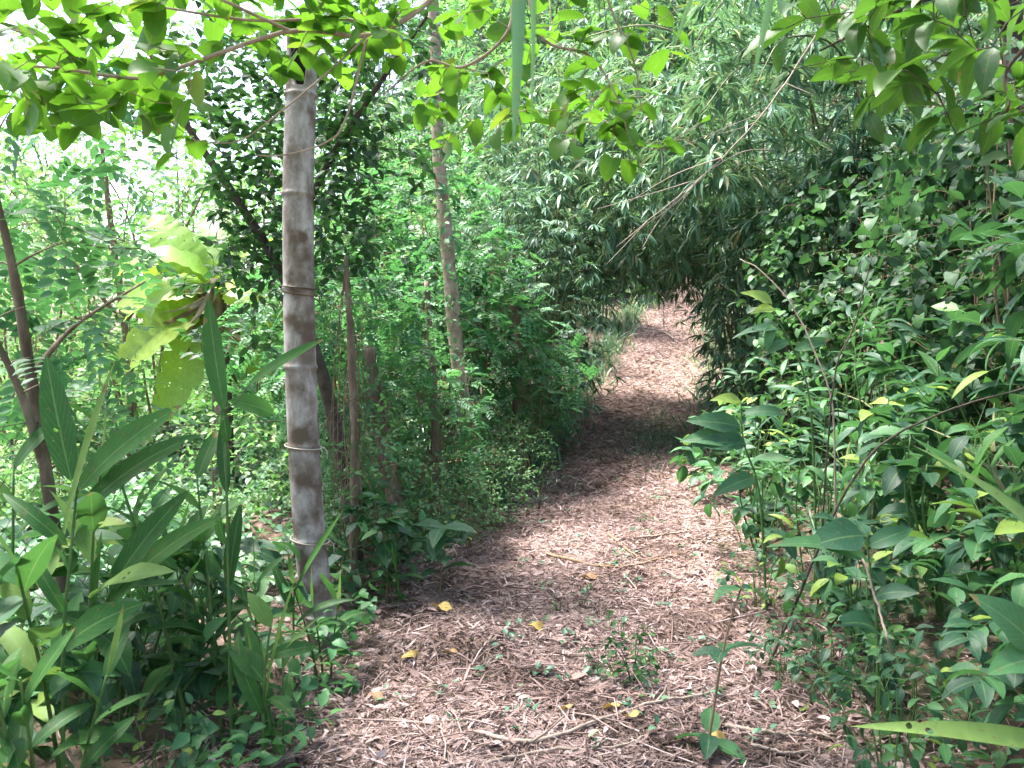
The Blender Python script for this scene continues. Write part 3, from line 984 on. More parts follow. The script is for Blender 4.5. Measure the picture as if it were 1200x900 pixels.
def pbox(rng, n, u0, u1, v0, v1, d0, d1):
    return np.array([px(rng.uniform(u0, u1), rng.uniform(v0, v1), rng.uniform(d0, d1)) for _ in range(n)])


rr_ = np.random.default_rng(77)
# slim trunk wrapped in creeper
d = 7.5
trunk_tree('creeper_tree', 'slim straight trunk wrapped in small leaved creeper behind the bamboo post', 'tree',
           [px(575, 640, d), px(562, 590, d), px(548, 500, d), px(536, 420, d), px(525, 300, d), px(514, 180, d), px(510, 60, d), px(505, -80, d)], (.078, .068, .062, .06, .055, .045),
           np.concatenate([pbox(rr_, 110, 460, 575, -60, 210, 7.2, 8.4), pbox(rr_, 60, 500, 590, 430, 610, 7.1, 7.6), np.array([px(np.interp(v, (60, 300, 500, 640), (510, 525, 548, 575)) + rr_.normal(0, 17), v, rr_.uniform(7.25, 7.55)) for v in rr_.uniform(90, 600, 150)])]), S_fine, 'limb', G['fine'], 31, wrap=520)
# dark leaved tree behind the post, trunk leaning to the left
d = 5.5
A = np.concatenate([pbox(rr_, 560, 235, 430, 20, 340, 4.9, 6.3), pbox(rr_, 300, 250, 340, 80, 320, 4.9, 5.9), pbox(rr_, 260, 370, 440, 60, 330, 4.9, 5.9), pbox(rr_, 230, 380, 520, -60, 230, 4.9, 6.2), pbox(rr_, 70, 150, 260, -40, 150, 5, 6), pbox(rr_, 60, 215, 330, 300, 420, 5, 6)])
trunk_tree('leaning_tree', 'dark leaved tree with a thin leaning trunk close behind the bamboo post', 'tree',
           [px(420, 680, d), px(405, 560, d), px(372, 420, d), px(330, 320, d), px(275, 230, d), px(215, 140, d), px(160, 30, d)], (.05, .045, .04, .034, .028, .02, .012),
           A, S_dark, 'darkbark', G['dark'], 32, extra=[([px(330, 320, d), px(380, 200, 5.4), px(450, 90, 5.3), px(500, 20, 5.3)], (.03, .01))])
# light tree beyond the fence
A = np.concatenate([pbox(rr_, 260, -60, 240, 150, 340, 9.8, 12.5), pbox(rr_, 470, -60, 330, -60, 170, 9.6, 12.5)])
trunk_tree('light_tree', 'light green tree beyond the fence between the leaflet tree and dark leaved tree', 'tree',
           [px(150, 520, 10.8), px(152, 440, 10.8), px(140, 340, 10.8), px(125, 220, 10.8), px(110, 100, 10.8)], (.05, .045, .04, .03, .015),
           A, S_light, 'twig', G['pale'], 36, extra=[([px(145, 380, 10.8), px(200, 300, 10.8), px(250, 200, 10.8)], (.03, .008)), ([px(145, 380, 10.8), px(80, 300, 10.6), px(10, 220, 10.5)], (.03, .008))])
# tree at the picture's left edge
d = 3.3
A = np.concatenate([pbox(rr_, 80, 10, 150, 250, 480, 3.1, 4.4), pbox(rr_, 70, -80, 170, 110, 330, 3.1, 4.4), pbox(rr_, 14, 60, 170, 440, 560, 3.2, 4.0)])
trunk_tree('leaflet_tree', 'small tree with rough grey trunk and paired oval leaflets beyond the wire fence', 'tree',
           [px(88, 860, d), px(72, 690, d), px(55, 560, d), px(36, 440, d), px(14, 310, d), px(-15, 190, d)], (.027, .025, .024, .022, .017, .011),
           A, S_leaflet, 'bark', G['fine'], 33, extra=[([px(50, 540, d), px(20, 450, 3.2), px(-30, 350, 3.1)], (.02, .008)), ([px(36, 440, d), px(90, 380, 3.5), px(170, 330, 3.9)], (.014, .004))])

# old stems and stumps draped with dry creeper along the fence line
def stump(label, pts, rads, seed, name='dead_tree', strands=26, leafy=50):
    rng = np.random.default_rng(seed)
    base = gpt(pts[0][0], pts[0][1])
    t = thing(name, base, label, 'dead tree')
    pts = [np.array(p) for p in pts]; pts[0] = base - UP * .08
    c = spline(pts, 30) - base
    rad = np.interp(np.linspace(0, 1, 30), np.linspace(0, 1, len(rads)), rads) * (1 + .15 * rng.normal(0, 1, 30))
    w = Acc()
    tube(w, c, rad, 10)
    w.build('trunk', M['bark'], t)
    s = Acc()
    for k in range(strands):
        i = rng.integers(8, 30)
        a = rng.uniform(0, 6.28)
        o = np.array([math.cos(a), math.sin(a), 0])
        top = c[i] + o * rad[i]
        L = rng.uniform(.15, .75) * c[-1][2]
        low = np.array([top[0], top[1], max(0.01, top[2] - L)]) + o * rng.uniform(.0, .14)
        tube(s, spline([top, top * .6 + low * .4 + o * .03 + rng.normal(0, .02, 3), low], 8), rng.uniform(.0015, .004), 4, rng.random())
    s.build('dry_creeper', M['twig'], t)
    if leafy:
        l = Acc(); ls = Leafset(); w2 = Acc()
        A = c[rng.integers(6, 30, leafy)] + nrm(rng.normal(0, 1, (leafy, 3))) * rng.uniform(.08, .34, (leafy, 1))
        grow(rng, w2, ls, [(c, rad)], A, S_fine, .004)
        ls.emit(l, LT['ovate2'])
        w2.build('creeper_vine', M['green'], t)
        l.build('creeper_foliage', G['fine'], t)


d = 5.9
stump('peeling grey brown dead trunk hung with dry creeper right of the bamboo post', [px(475, 690, d), px(465, 600, d), px(445, 500, d), px(432, 405, d)], (.06, .05, .05, .035), 41)
d = 6.6
stump('thin brown dead stem standing between the peeling trunk and creeper trunk', [px(515, 650, d), px(512, 560, d), px(507, 440, d), px(500, 330, d)], (.035, .035, .03, .02), 42, strands=16)
d = 5.0
stump('short dead stem covered in creeper just behind the post', [px(412, 700, d), px(416, 560, d), px(412, 420, d), px(405, 300, d)], (.03, .026, .022, .014), 43, strands=14)
d = 8.6
stump('dead stem with a pale broken top beside the dark bamboo clump', [px(612, 580, d), px(606, 480, d), px(607, 400, d), px(603, 355, d)], (.05, .045, .045, .05), 44, strands=14, leafy=30)

# ------------------------------------------------------------------ shrubs of the fence line
fine = Kind('leafy_shrub', 'shrub', 'small leaved shrubs along the fence line',
            [shrub_maker(101, 2.5, .75, 7, 520, S_fineP, .010), shrub_maker(102, 1.9, .7, 6, 430, S_fineP, .009, .12), shrub_maker(103, 1.3, .6, 6, 420, S_fine, .008, .08)],
            'stem', 'foliage', M['twig'], G['fine'])
for x, y, sc, wh, lb in (
    (-1.15, 6.2, .85, 0, 'tall small leaved shrub between the bamboo post and the peeling trunk'),
    (-.72, 6.9, .8, 1, 'small leaved shrub growing around the creeper wrapped trunk'),
    (-.55, 8.5, 1.1, 0, 'tall feathery shrub just behind the creeper wrapped trunk'),
    (-.25, 8.9, 1.15, 1, 'feathery shrub with bluish leaves before the dark bamboo clump'),
    (-.95, 9.6, 1.45, 0, 'tallest feathery shrub beyond the creeper wrapped trunk'),
    (-.85, 5.35, .70, 2, 'knee high shrub of small leaves at the foot of the post'),
    (-1.6, 7.4, 1.2, 1, 'bushy shrub seen through the gap right of the bamboo post'),
    (-1.75, 9.0, 1.35, 0, 'tall pale shrub seen just right of the bamboo post'),
    (-.22, 7.9, .7, 2, 'low leafy shrub at the path edge by the creeper trunk foot'),
    (-2.6, 10.2, 1.3, 1, 'bushy shrub behind the bamboo post and right of the banana plant'),
    (-.12, 6.75, .55, 2, 'low shrub spilling onto the path litter before the creeper trunk'),
    (.08, 7.6, .6, 2, 'low shrub hugging the path side of the creeper trunk foot'),
    (-.30, 6.05, .5, 2, 'low shrub at the path edge beside the peeling trunk'),
    (.1, 9.7, .8, 2, 'low shrub at the foot of the dark bamboo clump'),
):
    fine.place(x, y, lb, sc, which=wh)

# ------------------------------------------------------------------ bamboo
bam = Kind('bamboo_clump', 'bamboo', 'bamboo clumps around the path',
           [bamboo_maker(201, 14, 4.6, 1.5, 620, S_bam, (-.18, -.05), .10), bamboo_maker(202, 12, 3.4, 1.1, 520, S_bamS, (-.05, 0), .05, .012), bamboo_maker(203, 12, 7.5, 2.6, 520, S_bamF, (0, -.05), .12, .03),
            bamboo_maker(204, 16, 4.2, 1.3, 640, S_bam, (-.42, -.10), .22)],
           'culm', 'foliage', M['culm'], G['bamboo'])
PI = math.pi


def arch_bamboo(label, x, y, boxes, culms, seed, spec=S_arch):
    rng = np.random.default_rng(seed)
    base = gpt(x, y)
    t = thing('bamboo_clump', base, label, 'bamboo', 'bamboo clumps around the path')
    w, l, ls, tr = Acc(), Acc(), Leafset(), []
    for ex, ey, ez in culms:
        b = np.array([rng.normal(0, .22), rng.normal(0, .22), -.1])
        e = np.array([ex, ey, ez]) - base + rng.normal(0, .2, 3)
        hh = max(e[2] * 1.15, 2.6)
        c = spline([b, b * .8 + e * .12 + UP * hh * .35, b * .5 + e * .38 + UP * (hh * .98 - e[2] * .38), e * .75 + UP * (hh * 1.02 - e[2] * .75), e], 26)
        rad = np.linspace(.02, .005, 26) * (1 + .18 * (np.arange(26) % 2))
        tube(w, c, rad, 7, rng.random())
        tr.append((c, rad))
    A = np.concatenate([ell(rng, c, r, n, .25) for c, r, n in boxes]) - base
    A[:, 2] = np.maximum(A[:, 2], .1)
    grow(rng, w, ls, tr, A, spec, .006, .0013, sag=.08)
    ls.emit(l, LT[spec.T], spec.W)
    w.build('culm', M['culm'], t)
    l.build('foliage', G['bamboo'], t)


arch_bamboo('dark bamboo clump arching over the shaded part of the path', 3.7, 11.9, [((1.9, 11.6, 3.45), (1.9, 1.5, 1.2), 560), ((3.1, 11.6, 2.0), (.55, 1.2, 1.6), 300), ((1.0, 12.3, 2.9), (1.0, .9, .75), 130), ((2.4, 13.2, 3.0), (.9, 1.2, .8), 130), ((1.2, 12.8, 4.8), (2.3, 1.9, 1.0), 420)],
            [(.6, 11.2, 3.6), (1.0, 12.3, 4.2), (1.6, 10.8, 3.6), (2.0, 11.8, 4.6), (.3, 12.0, 5.2), (2.5, 10.9, 4.4), (3.0, 12.2, 5.2), (1.4, 13.0, 4.8), (2.9, 11.0, 3.0)], 221)
arch_bamboo('bamboo clump with whitish drooping leaves above the path arch', 4.3, 10.3, [((2.9, 10.0, 3.9), (1.5, 1.1, 1.2), 330), ((3.7, 9.9, 2.6), (.8, .8, 1.5), 200), ((3.6, 10.2, 5.4), (1.9, 1.3, 1.1), 240)],
            [(1.8, 9.6, 3.9), (2.2, 10.2, 4.7), (2.8, 9.3, 3.6), (3.4, 9.6, 5.0), (2.4, 10.6, 5.6), (3.9, 9.5, 4.0), (4.5, 10.2, 6.0)], 222)
for x, y, sc, wh, rz, lb in (
    (3.75, 13.6, .95, 3, -.3, 'bamboo clump leaning over the path just before the bright bend'),
    (5.6, 9.6, 1.15, 0, .2, 'bamboo clump rising behind the vine covered bank'),
    (3.55, 11.2, .62, 1, 1.0, 'low dense bamboo thicket at the right foot of the arch'),
    (4.1, 15.4, .75, 1, 2.0, 'low bamboo thicket edging the sunny bend'),
    (5.1, 14.4, 1.3, 0, .2, 'tall bamboo clump behind the arch'),
    (.3, 10.9, 1.15, 1, 1.9, 'dark slender bamboo clump touching the arch at the left verge'),
    (.22, 10.4, 1.0, 1, .6, 'fine leaved dark bamboo clump on the left verge of the path'),
    (.35, 11.6, .85, 1, 2.6, 'slim bamboo clump behind the dark one on the left verge'),
    (.45, 12.6, 1.5, 1, 3.3, 'tall feathery bamboo clump shading the path from the left verge'),
    (-.9, 12.2, 1.3, 1, 4.0, 'pale green bamboo clump beyond the feathery shrubs'),
    (.4, 13.8, 1.35, 1, 5.0, 'pale bamboo clump above the sunny bend on its left side'),
    (1.0, 16.5, 1.0, 1, .5, 'small bamboo clump beside the grassy edge of the bend'),
    (2.0, 20.5, .9, 0, 1.5, 'bamboo clump at the top of the sunny bend'),
    (2.2, 24.5, .9, 2, .4, 'tall bamboo on the hillside straight above the bend'),
    (5.2, 25.5, .9, 2, 1.8, 'tall bamboo on the hillside closing the end of the path'),
    (-1.6, 20.5, .95, 2, 2.9, 'pale hillside bamboo above the feathery shrubs'),
    (8.2, 20.5, 1.1, 2, 3.7, 'tall hillside bamboo behind the vine covered bank'),
    (6.0, 17.6, .9, 2, 5.2, 'hillside bamboo showing between the arch and the vines'),
    (3.6, 30.5, 1.2, 2, 4.4, 'highest bamboo on the hillside, farthest up the slope'),
    (-2.6, 29, 1.15, 2, .9, 'far pale bamboo behind the heart shaped leaves'),
    (.2, 26.5, 1.0, 2, 2.2, 'hillside bamboo showing just below the hanging blade leaf'),
    (-4.2, 25, .95, 2, 3.1, 'hillside bamboo seen between the post and the creeper trunk'),
    (7.8, 28, 1.2, 2, 1.2, 'big hillside bamboo above the whitish drooping leaves'),
    (11, 23, 1.2, 2, .2, 'hillside bamboo above the vine thickets at the picture edge'),
    (7.5, 14.5, .95, 2, 1.9, 'tall bamboo closing the gap above the vine thickets'),
    (7.4, 10.8, .8, 2, 4.1, 'tall bamboo at the picture edge over the bank'),
    (-.2, 22.2, .7, 2, 5.6, 'pale bamboo on the slope left of the bend'),
    (1.3, 34, 1.3, 2, .7, 'bamboo high on the slope below the top edge'),
    (6.2, 36, 1.3, 2, 2.7, 'bamboo high on the slope near the dark leaved corner'),
    (-5.5, 35, 1.3, 2, 3.9, 'bamboo high on the slope above the feathery shrubs'),
):
    bam.place(x, y, lb, sc, rz, which=wh)

# ------------------------------------------------------------------ bright bushes beyond the fence
pale = Kind('sunlit_bush', 'bush', 'sunlit bushes beyond the fence',
            [shrub_maker(301, 2.6, 1.3, 7, 430, S_pale, .016, .05), shrub_maker(302, 4.2, 1.6, 6, 520, S_pale, .022, .15), shrub_maker(303, 1.5, 1.0, 7, 330, S_pale, .012, .05)],
            'stem', 'foliage', M['twig'], G['pale'])
for x, y, sc, wh, lb in (
    (-5.2, 9.6, .95, 0, 'pale bush left of the banana plant beyond the fence'),
    (-6.6, 11.5, 1.0, 1, 'tall pale bush at the left edge behind the leaflet tree'),
    (-2.5, 12.6, 1.0, 0, 'pale bush behind the banana plant and bamboo post'),
    (-4.6, 14.6, .8, 1, 'bright bush far behind the banana leaves'),
    (-8.6, 15.0, 1.15, 1, 'bright tree like bush under the white sky gap'),
    (-1.2, 14.6, 1.05, 1, 'light green bush above the feathery shrubs'),
    (-4.0, 7.4, .5, 2, 'low light green bush in front of the banana plant'),
    (-2.2, 6.4, .6, 2, 'low bush of light leaves just left of the post'),
    (-4.4, 6.6, .8, 2, 'low pale bush behind the ginger plants'),
    (-3.0, 17.5, 1.35, 1, 'tall far bush between the post and the creeper trunk'),
    (-12.5, 20, 1.3, 1, 'distant bright bush low in the white sky gap'),
    (-7.5, 22, 1.2, 1, 'distant pale bush behind the banana plant'),
    (.2, 19.0, 1.25, 1, 'light bush on the slope left of the sunny bend'),
    (-4.9, 11.6, 1.0, 1, 'tall light bush between the leaflet tree and banana plant'),
    (-6.0, 13.6, 1.25, 1, 'tall thin bush whose top breaks the white sky'),
    (-3.6, 14.2, 1.2, 1, 'tall light bush behind the dark leaved tree trunk'),
    (-5.0, 19.5, 1.2, 1, 'light bush beyond the fence behind the dark leaved tree'),
    (-16, 26, 1.3, 0, 'low distant bush at the left under the white sky'),
    (-10.5, 28, 1.2, 1, 'farthest pale bush beyond the banana plant'),
    (-3.4, 12.0, .7, 0, 'bush right behind the dead skirt of the banana plant'),
    (-6.2, 7.6, .8, 0, 'pale bush at the picture edge behind the leaflets'),
    (1.4, 28.5, 1.4, 1, 'light bush on the hillside above the bend'),
    (-.8, 31, 1.5, 1, 'light bush high on the hillside behind the hanging leaf'),
    (4.4, 35, 1.6, 1, 'light bush high on the hillside over the arch'),
    (9.5, 33, 1.7, 1, 'light bush high on the hillside behind the right bamboo'),
):
    pale.place(x, y, lb, sc, which=wh)


def banana():
    base = gpt(-3.15, 9.2)
    t = thing('banana_plant', base, 'banana plant with yellow green torn leaves and dead brown skirt beyond the fence', 'banana plant')
    rng = np.random.default_rng(55)
    w = Acc()
    c = spline([(0, 0, -.1), (.02, 0, .9), (.0, 0, 1.7), (-.03, 0, 2.35)], 20)
    tube(w, c, np.linspace(.13, .07, 20), 14)
    w.build('stem', M['bark'], t)
    top = np.array([-.02, 0, 2.2])
    for D, L, ar, r_, rl in (((-.62, -.4, -.45), 1.25, .35, .55, 0), ((.8, -.45, -.15), .9, .6, .55, 0), ((-.95, -.2, .1), 1.1, .7, .5, 0), ((-.35, -.6, .9), 1.2, 1.4, .3, 0), ((-.9, .2, .9), 1.4, 1.0, .4, 0), ((.3, .5, 1.1), 1.3, .8, .5, 0),
                             ((.55, -.65, .3), .8, 1.0, .8, 0), ((-.2, .4, 1.3), 1.2, .4, .2, 0), ((-.5, -.75, .5), .95, 1.5, .6, 0)):
        a = Acc()
        D = nrm(np.array(D))
        leaves(a, LT['banana'], top[None] + D * .1, D[None], nrm(UP * .8 + np.array([0, -.6, 0]) + rng.normal(0, .2, 3))[None], L, np.array([r_]), ar)
        tube(a, [top, top + D * .12], .018, 6, r_)
        a.build('leaf', G['banana'], t)
    for D, L, ar, r_, W_ in (((-.50, -.12, -.80), 1.25, .25, .42, 1.15), ((.75, -.15, .05), .95, .5, .45, 1.3), ((-.85, -.1, .30), 1.35, .7, .35, 1.1), ((-.45, -.1, .85), 1.3, .4, .4, 1.1), ((-.95, -.2, -.15), 1.0, .6, .62, 1.0), ((.5, -.15, -.6), .7, .4, .85, 1.1)):
        a = Acc()
        D = nrm(np.array(D))
        leaves(a, LT['banana'], (top - UP * .25)[None] + D * .1, D[None], np.array([[rng.normal(0, .15), -1, .35]]), L, np.array([r_]), ar, W_, roll=.2)
        tube(a, [top - UP * .25, top - UP * .25 + D * .12], .018, 6, r_)
        a.build('leaf', G['banana'], t)
    for k in range(16):
        a = Acc()
        th = rng.uniform(0, 6.28)
        o = np.array([math.cos(th), math.sin(th), 0])
        p = np.array([0, 0, rng.uniform(1.7, 2.3)]) + o * .08
        leaves(a, LT['strip2'], (p + rng.normal(0, .03, (5, 3))), np.array([o * rng.uniform(.3, .9) - UP * rng.uniform(.3, 1) for _ in range(5)]), rng.normal(0, 1, (5, 3)) + o, rng.uniform(.3, .75, 5), rng.random(5) * .8, rng.uniform(.3, .9, 5), .8)
        a.build('dead_leaf', G['dry'], t)


banana()

# ------------------------------------------------------------------ bank on the right: vines and broad leaves
vine = Kind('vine_thicket', 'vines', 'vine thickets on the bank',
            [shrub_maker(401, 2.6, 1.15, 8, 560, S_vine, .010, .10, .3, .45), shrub_maker(402, 2.0, 1.0, 7, 480, S_vine, .009, .08, .3, .45)],
            'stem', 'foliage', M['twig'], G['vine'])
for x, y, sc, wh, lb in (
    (3.6, 8.6, 1.05, 0, 'vine thicket hanging dark over the bank just right of the bamboo arch'),
    (4.3, 7.4, 1.15, 0, 'tall vine thicket with heart shaped leaves halfway along the bank'),
    (4.9, 6.6, 1.15, 1, 'vine thicket at the picture edge behind the tall broad leaved shrubs'),
    (3.2, 9.6, .75, 1, 'low vine thicket under the whitish bamboo leaves'),
    (5.6, 8.4, 1.35, 0, 'highest vine thicket at the back of the bank'),
    (3.3, 7.3, .8, 1, 'vine thicket drooping toward the path from the bank'),
    (3.9, 6.2, 1.15, 0, 'vine thicket over the shiny shrubs of the bank'),
    (4.0, 9.4, 1.25, 0, 'vine thicket climbing into the whitish bamboo'),
    (3.3, 8.0, 1.0, 1, 'vine thicket in the deep shade next to the arch'),
    (6.6, 9.6, 1.5, 0, 'vine thicket high at the back below the corner leaves'),
):
    vine.place(x, y, lb, sc, which=wh)

broad = Kind('broad_leaf_shrub', 'shrub', 'broad leaved shrubs on the bank',
             [shrub_maker(501, 1.15, .55, 6, 62, S_broad, .008, .12), shrub_maker(502, .85, .5, 5, 50, S_broad, .007, .05), shrub_maker(503, 1.5, .6, 6, 80, S_broad, .010, .2), shrub_maker(504, .55, .38, 5, 55, S_broadS, .005, .05), shrub_maker(505, 1.0, .5, 5, 38, S_huge, .009, .15), shrub_maker(506, 1.25, .5, 7, 26, S_lance, .008, .25)],
             'stem', 'foliage', M['green'], G['broad'])
for x, y, sc, wh, lb in (
    (2.05, 6.9, 0.95, 5, 'broad leaved shrub at the path edge where the shade begins'),
    (1.75, 5.9, 0.9, 4, 'bushy shrub leaning over the path edge before the shaded stretch'),
    (2.5, 6.0, 1.1, 5, 'tall broad leaved shrub under the drooping vines'),
    (3.2, 5.6, 1.35, 4, 'tall shiny shrub before the dark gap in the vines'),
    (2.4, 5.0, 1.15, 4, 'rounded shiny shrub in the middle of the bank'),
    (3.0, 4.5, 1.35, 5, 'tallest broad leaved shrub at the picture edge on the bank'),
    (1.75, 4.9, 0.85, 5, 'low broad leaved shrub on the path edge halfway along'),
    (2.15, 4.1, 1.1, 4, 'leafy shrub with pale glossy tops on the near bank'),
    (2.7, 3.7, 1.3, 5, 'tall dark shrub at the right border of the near bank'),
    (1.62, 3.9, .7, 4, 'low shrub with big round leaves beside the dry stick'),
    (1.95, 3.1, .9, 4, 'dark broad leaved shrub in the lower right corner'),
    (2.35, 2.9, 1.1, 5, 'dark tall shrub in the corner beside the camera'),
    (1.45, 3.1, 0.8, 3, 'small dark shrub of oval leaves at the bottom edge'),
    (1.7, 2.6, .7, 4, 'dark low shrub below the strap leaf in the bottom corner'),
    (1.25, 2.75, .75, 3, 'dark little shrub creeping over the litter at the bottom edge'),
    (1.32, 3.5, .7, 3, 'little shrub of dark leaves at the foot of the dry stick'),
    (1.35, 4.6, 0.63, 3, 'small sprig of leaves creeping onto the path litter'),
    (2.2, 7.9, 1.10, 1, 'leafy shrub in the shade below the bamboo arch'),
    (2.9, 6.9, 1.2, 5, 'shiny shrub below the vine thicket'),
    (3.6, 4.9, 1.49, 2, 'broad leaved shrub at the back of the bank by the picture edge'),
    (1.2, 3.75, 0.44, 3, 'tiny broad leaved plant beside the dead sticks'),
    (-.92, 5.0, 0.71, 1, 'low shrub with long bluish leaves right of the post foot'),
    (-.55, 5.6, 0.71, 3, 'small leafy shrub on the left verge by the yellow leaf'),
    (-1.35, 3.5, 0.86, 1, 'dark broad leaved shrub between the ginger plants and post'),
    (-1.75, 2.5, 0.98, 0, 'dark broad leaved shrub in the lower left corner'),
    (-2.4, 3.0, 1.05, 5, 'broad leaved shrub under the leaflet tree'),
    (-1.15, 2.7, 0.57, 3, 'small dark shrub at the bottom edge among the ginger plants'),
    (-1.9, 3.9, 0.92, 1, 'broad leaved shrub just beyond the wire mesh'),
):
    broad.place(x, y, lb, sc, which=wh)

ging = Kind('ginger_plant', 'ginger plant', 'ginger plants by the wire fence',
            [ginger_maker(601, 3, 1.1, 8, .34), ginger_maker(602, 4, .85, 7, .31), ginger_maker(603, 2, 1.3, 8, .32), ginger_maker(604, 3, .6, 5, .30)],
            'stem', 'foliage', M['green'], G['ginger'])
for x, y, sc, wh, rz, lb in (
    (-1.42, 2.75, 1.0, 0, .2, 'large ginger plant with arching strap leaves by the fence'),
    (-1.05, 3.1, 1.0, 2, 1.1, 'slim tall ginger plant in front of the banana plant'),
    (-1.0, 3.35, .85, 1, 2.0, 'ginger plant with a bright drooping leaf before the post'),
    (-1.75, 2.9, 1.05, 2, .7, 'tall ginger plant with upright leaf beside the leaflet trunk'),
    (-1.3, 2.35, .8, 1, 3.0, 'dark ginger plant at the bottom edge on the left'),
    (-.82, 3.0, .75, 3, .4, 'low ginger plant with pale spikes on the litter edge'),
    (-.86, 3.9, .8, 3, 2.2, 'small ginger plant touching the foot of the bamboo post'),
    (-2.05, 2.35, 1.0, 0, 1.4, 'big ginger plant half cut off at the picture edge'),
    (-1.6, 3.35, .9, 1, 4.0, 'ginger plant standing right against the wire mesh'),
    (-.62, 4.75, .6, 3, 1.0, 'tiny ginger plant right of the post on the verge'),
    (2.25, 3.5, .9, 1, .9, 'ginger plant with bright strap leaves on the near bank'),
    (2.05, 2.5, .8, 1, 2.4, 'ginger plant with yellowish strap leaf in the bottom corner'),
    (2.9, 5.3, 1.0, 0, 1.6, 'ginger plant rising among the shiny shrubs of the bank'),
    (2.0, 4.6, .8, 3, 3.4, 'low ginger plant hidden in the middle of the bank'),
):
    ging.place(x, y, lb, sc, rz, which=wh)

def laid_plant(name, label, cat, group, stem, blades, seed, lm='ginger', sr=.007):
    """a plant whose big leaves are set one by one: (foot, tip, template, width, tone, bend)"""
    rng = np.random.default_rng(seed)
    base = gpt(stem[0][0], stem[0][1])
    t = thing(name, base, label, cat, group)
    pts = [np.array(p) for p in stem]
    pts[0] = base - UP * .04
    c = spline(pts, 18) - base
    w, l = Acc(), Acc()
    tube(w, c, np.linspace(sr, sr * .5, 18), 6)
    for f, e, T, W_, r_, b_ in blades:
        f = np.array(f) - base; e = np.array(e) - base
        i = int(np.argmin(np.linalg.norm(c - f, axis=1)))
        if np.linalg.norm(c[i] - f) > .012:
            tube(w, spline([c[i], c[i] * .5 + f * .5 - UP * .015, f], 8), np.linspace(sr * .55, .002, 8), 5)
        L = np.linalg.norm(e - f)
        D = nrm(e - f) + UP * b_ * .75
        side = nrm(np.cross(D, [0.15, 1, 0]))
        N = nrm(UP * .7 + np.array([0, -.75, 0]) + rng.normal(0, .18, 3))
        leaves(l, LT[T], f[None], D[None], N[None], L * (1 + .1 * b_) * (1 if T == 'lance10' else .85), np.array([r_]), b_ + .10, W_ * (.60 if T == 'lance10' else .8), roll=.22)
    w.build('stem', M['green'], t)
    l.build('foliage', G[lm], t)


def q3(u, v, d): return px(u, v, d)


GP = 'ginger plants by the wire fence'
a, b = 'lance10', 'ovate8'
d = 3.0
laid_plant('ginger_plant', 'tall ginger plant holding one broad upright leaf before the banana skirt', 'ginger plant', GP, [q3(270, 800, d), q3(268, 700, d), q3(266, 590, d), q3(263, 480, d)],
           [(q3(263, 482, d), q3(236, 345, d), a, 1.15, .62, .05), (q3(266, 520, d), q3(262, 478, 2.95), a, 1.6, .1, .1), (q3(290, 452, d), q3(372, 398, 2.9), a, .8, .75, .15), (q3(266, 580, d), q3(256, 488, 3.05), a, 1.0, .08, .1),
            (q3(268, 690, d), q3(277, 590, 3.0), a, 1.2, .05, .1), (q3(268, 640, d), q3(205, 590, 2.8), a, .9, .3, .6), (q3(268, 470, d), q3(345, 500, 3.2), b, .8, .9, .3)], 901)
d = 2.5
laid_plant('ginger_plant', 'ginger plant with a dark upright leaf and a pale rolled spike', 'ginger plant', GP, [q3(72, 900, d), q3(74, 760, d), q3(82, 660, d), q3(90, 570, d)],
           [(q3(84, 565, d), q3(44, 412, 2.5), a, 1.35, .12, .12), (q3(92, 575, d), q3(192, 486, 2.4), a, 1.35, .55, .35), (q3(88, 610, d), q3(225, 520, 2.45), a, 1.0, .22, .6), (q3(72, 640, d), q3(119, 418, 2.4), a, .34, .97, .0),
            (q3(80, 640, d), q3(-20, 590, 2.4), a, 1.1, .15, .5), (q3(78, 720, d), q3(10, 660, 2.4), a, 1.1, .25, .6), (q3(76, 760, d), q3(140, 730, 2.3), b, .8, .35, .5)], 902)
d = 2.7
laid_plant('ginger_plant', 'ginger plant with two long leaves arching toward the bamboo post', 'ginger plant', GP, [q3(118, 890, d), q3(112, 800, d), q3(118, 730, d), q3(130, 690, d)],
           [(q3(122, 720, d), q3(245, 618, 2.6), a, .95, .78, .75), (q3(128, 695, d), q3(210, 585, 2.65), a, 1.3, .42, .35), (q3(112, 720, d), q3(108, 630, 2.6), a, .55, .85, .1), (q3(118, 740, d), q3(52, 720, 2.6), b, .9, .2, .5),
            (q3(118, 745, d), q3(150, 800, 2.55), b, 1.1, .35, .7), (q3(114, 800, d), q3(0, 860, 2.4), a, 1.1, .25, .7)], 903)
d = 2.95
laid_plant('ginger_plant', 'small ginger plant with drooping bright leaf at the litter edge', 'ginger plant', GP, [q3(308, 890, d), q3(308, 840, d), q3(312, 770, d), q3(318, 730, d)],
           [(q3(310, 840, d), q3(228, 782, 2.8), a, 1.1, .45, .85), (q3(318, 735, d), q3(278, 688, 2.95), b, .9, .8, .4), (q3(310, 830, d), q3(330, 680, 2.9), a, .28, .97, .05), (q3(312, 780, d), q3(375, 720, 3.0), a, .3, .97, .05),
            (q3(312, 770, d), q3(385, 775, 2.95), b, .7, .3, .6), (q3(310, 800, d), q3(250, 740, 3.0), b, .9, .2, .4)], 904)
d = 3.7
laid_plant('ginger_plant', 'ginger shoot with one pale narrow blade crossing the post foot', 'ginger plant', GP, [q3(345, 770, d), q3(344, 730, d), q3(345, 690, d)], [(q3(345, 695, d), q3(392, 598, 3.6), a, .5, .95, .05), (q3(345, 720, d), q3(310, 660, 3.6), a, .9, .3, .5), (q3(345, 735, d), q3(400, 700, 3.6), a, .9, .2, .6)], 905)
d = 2.4
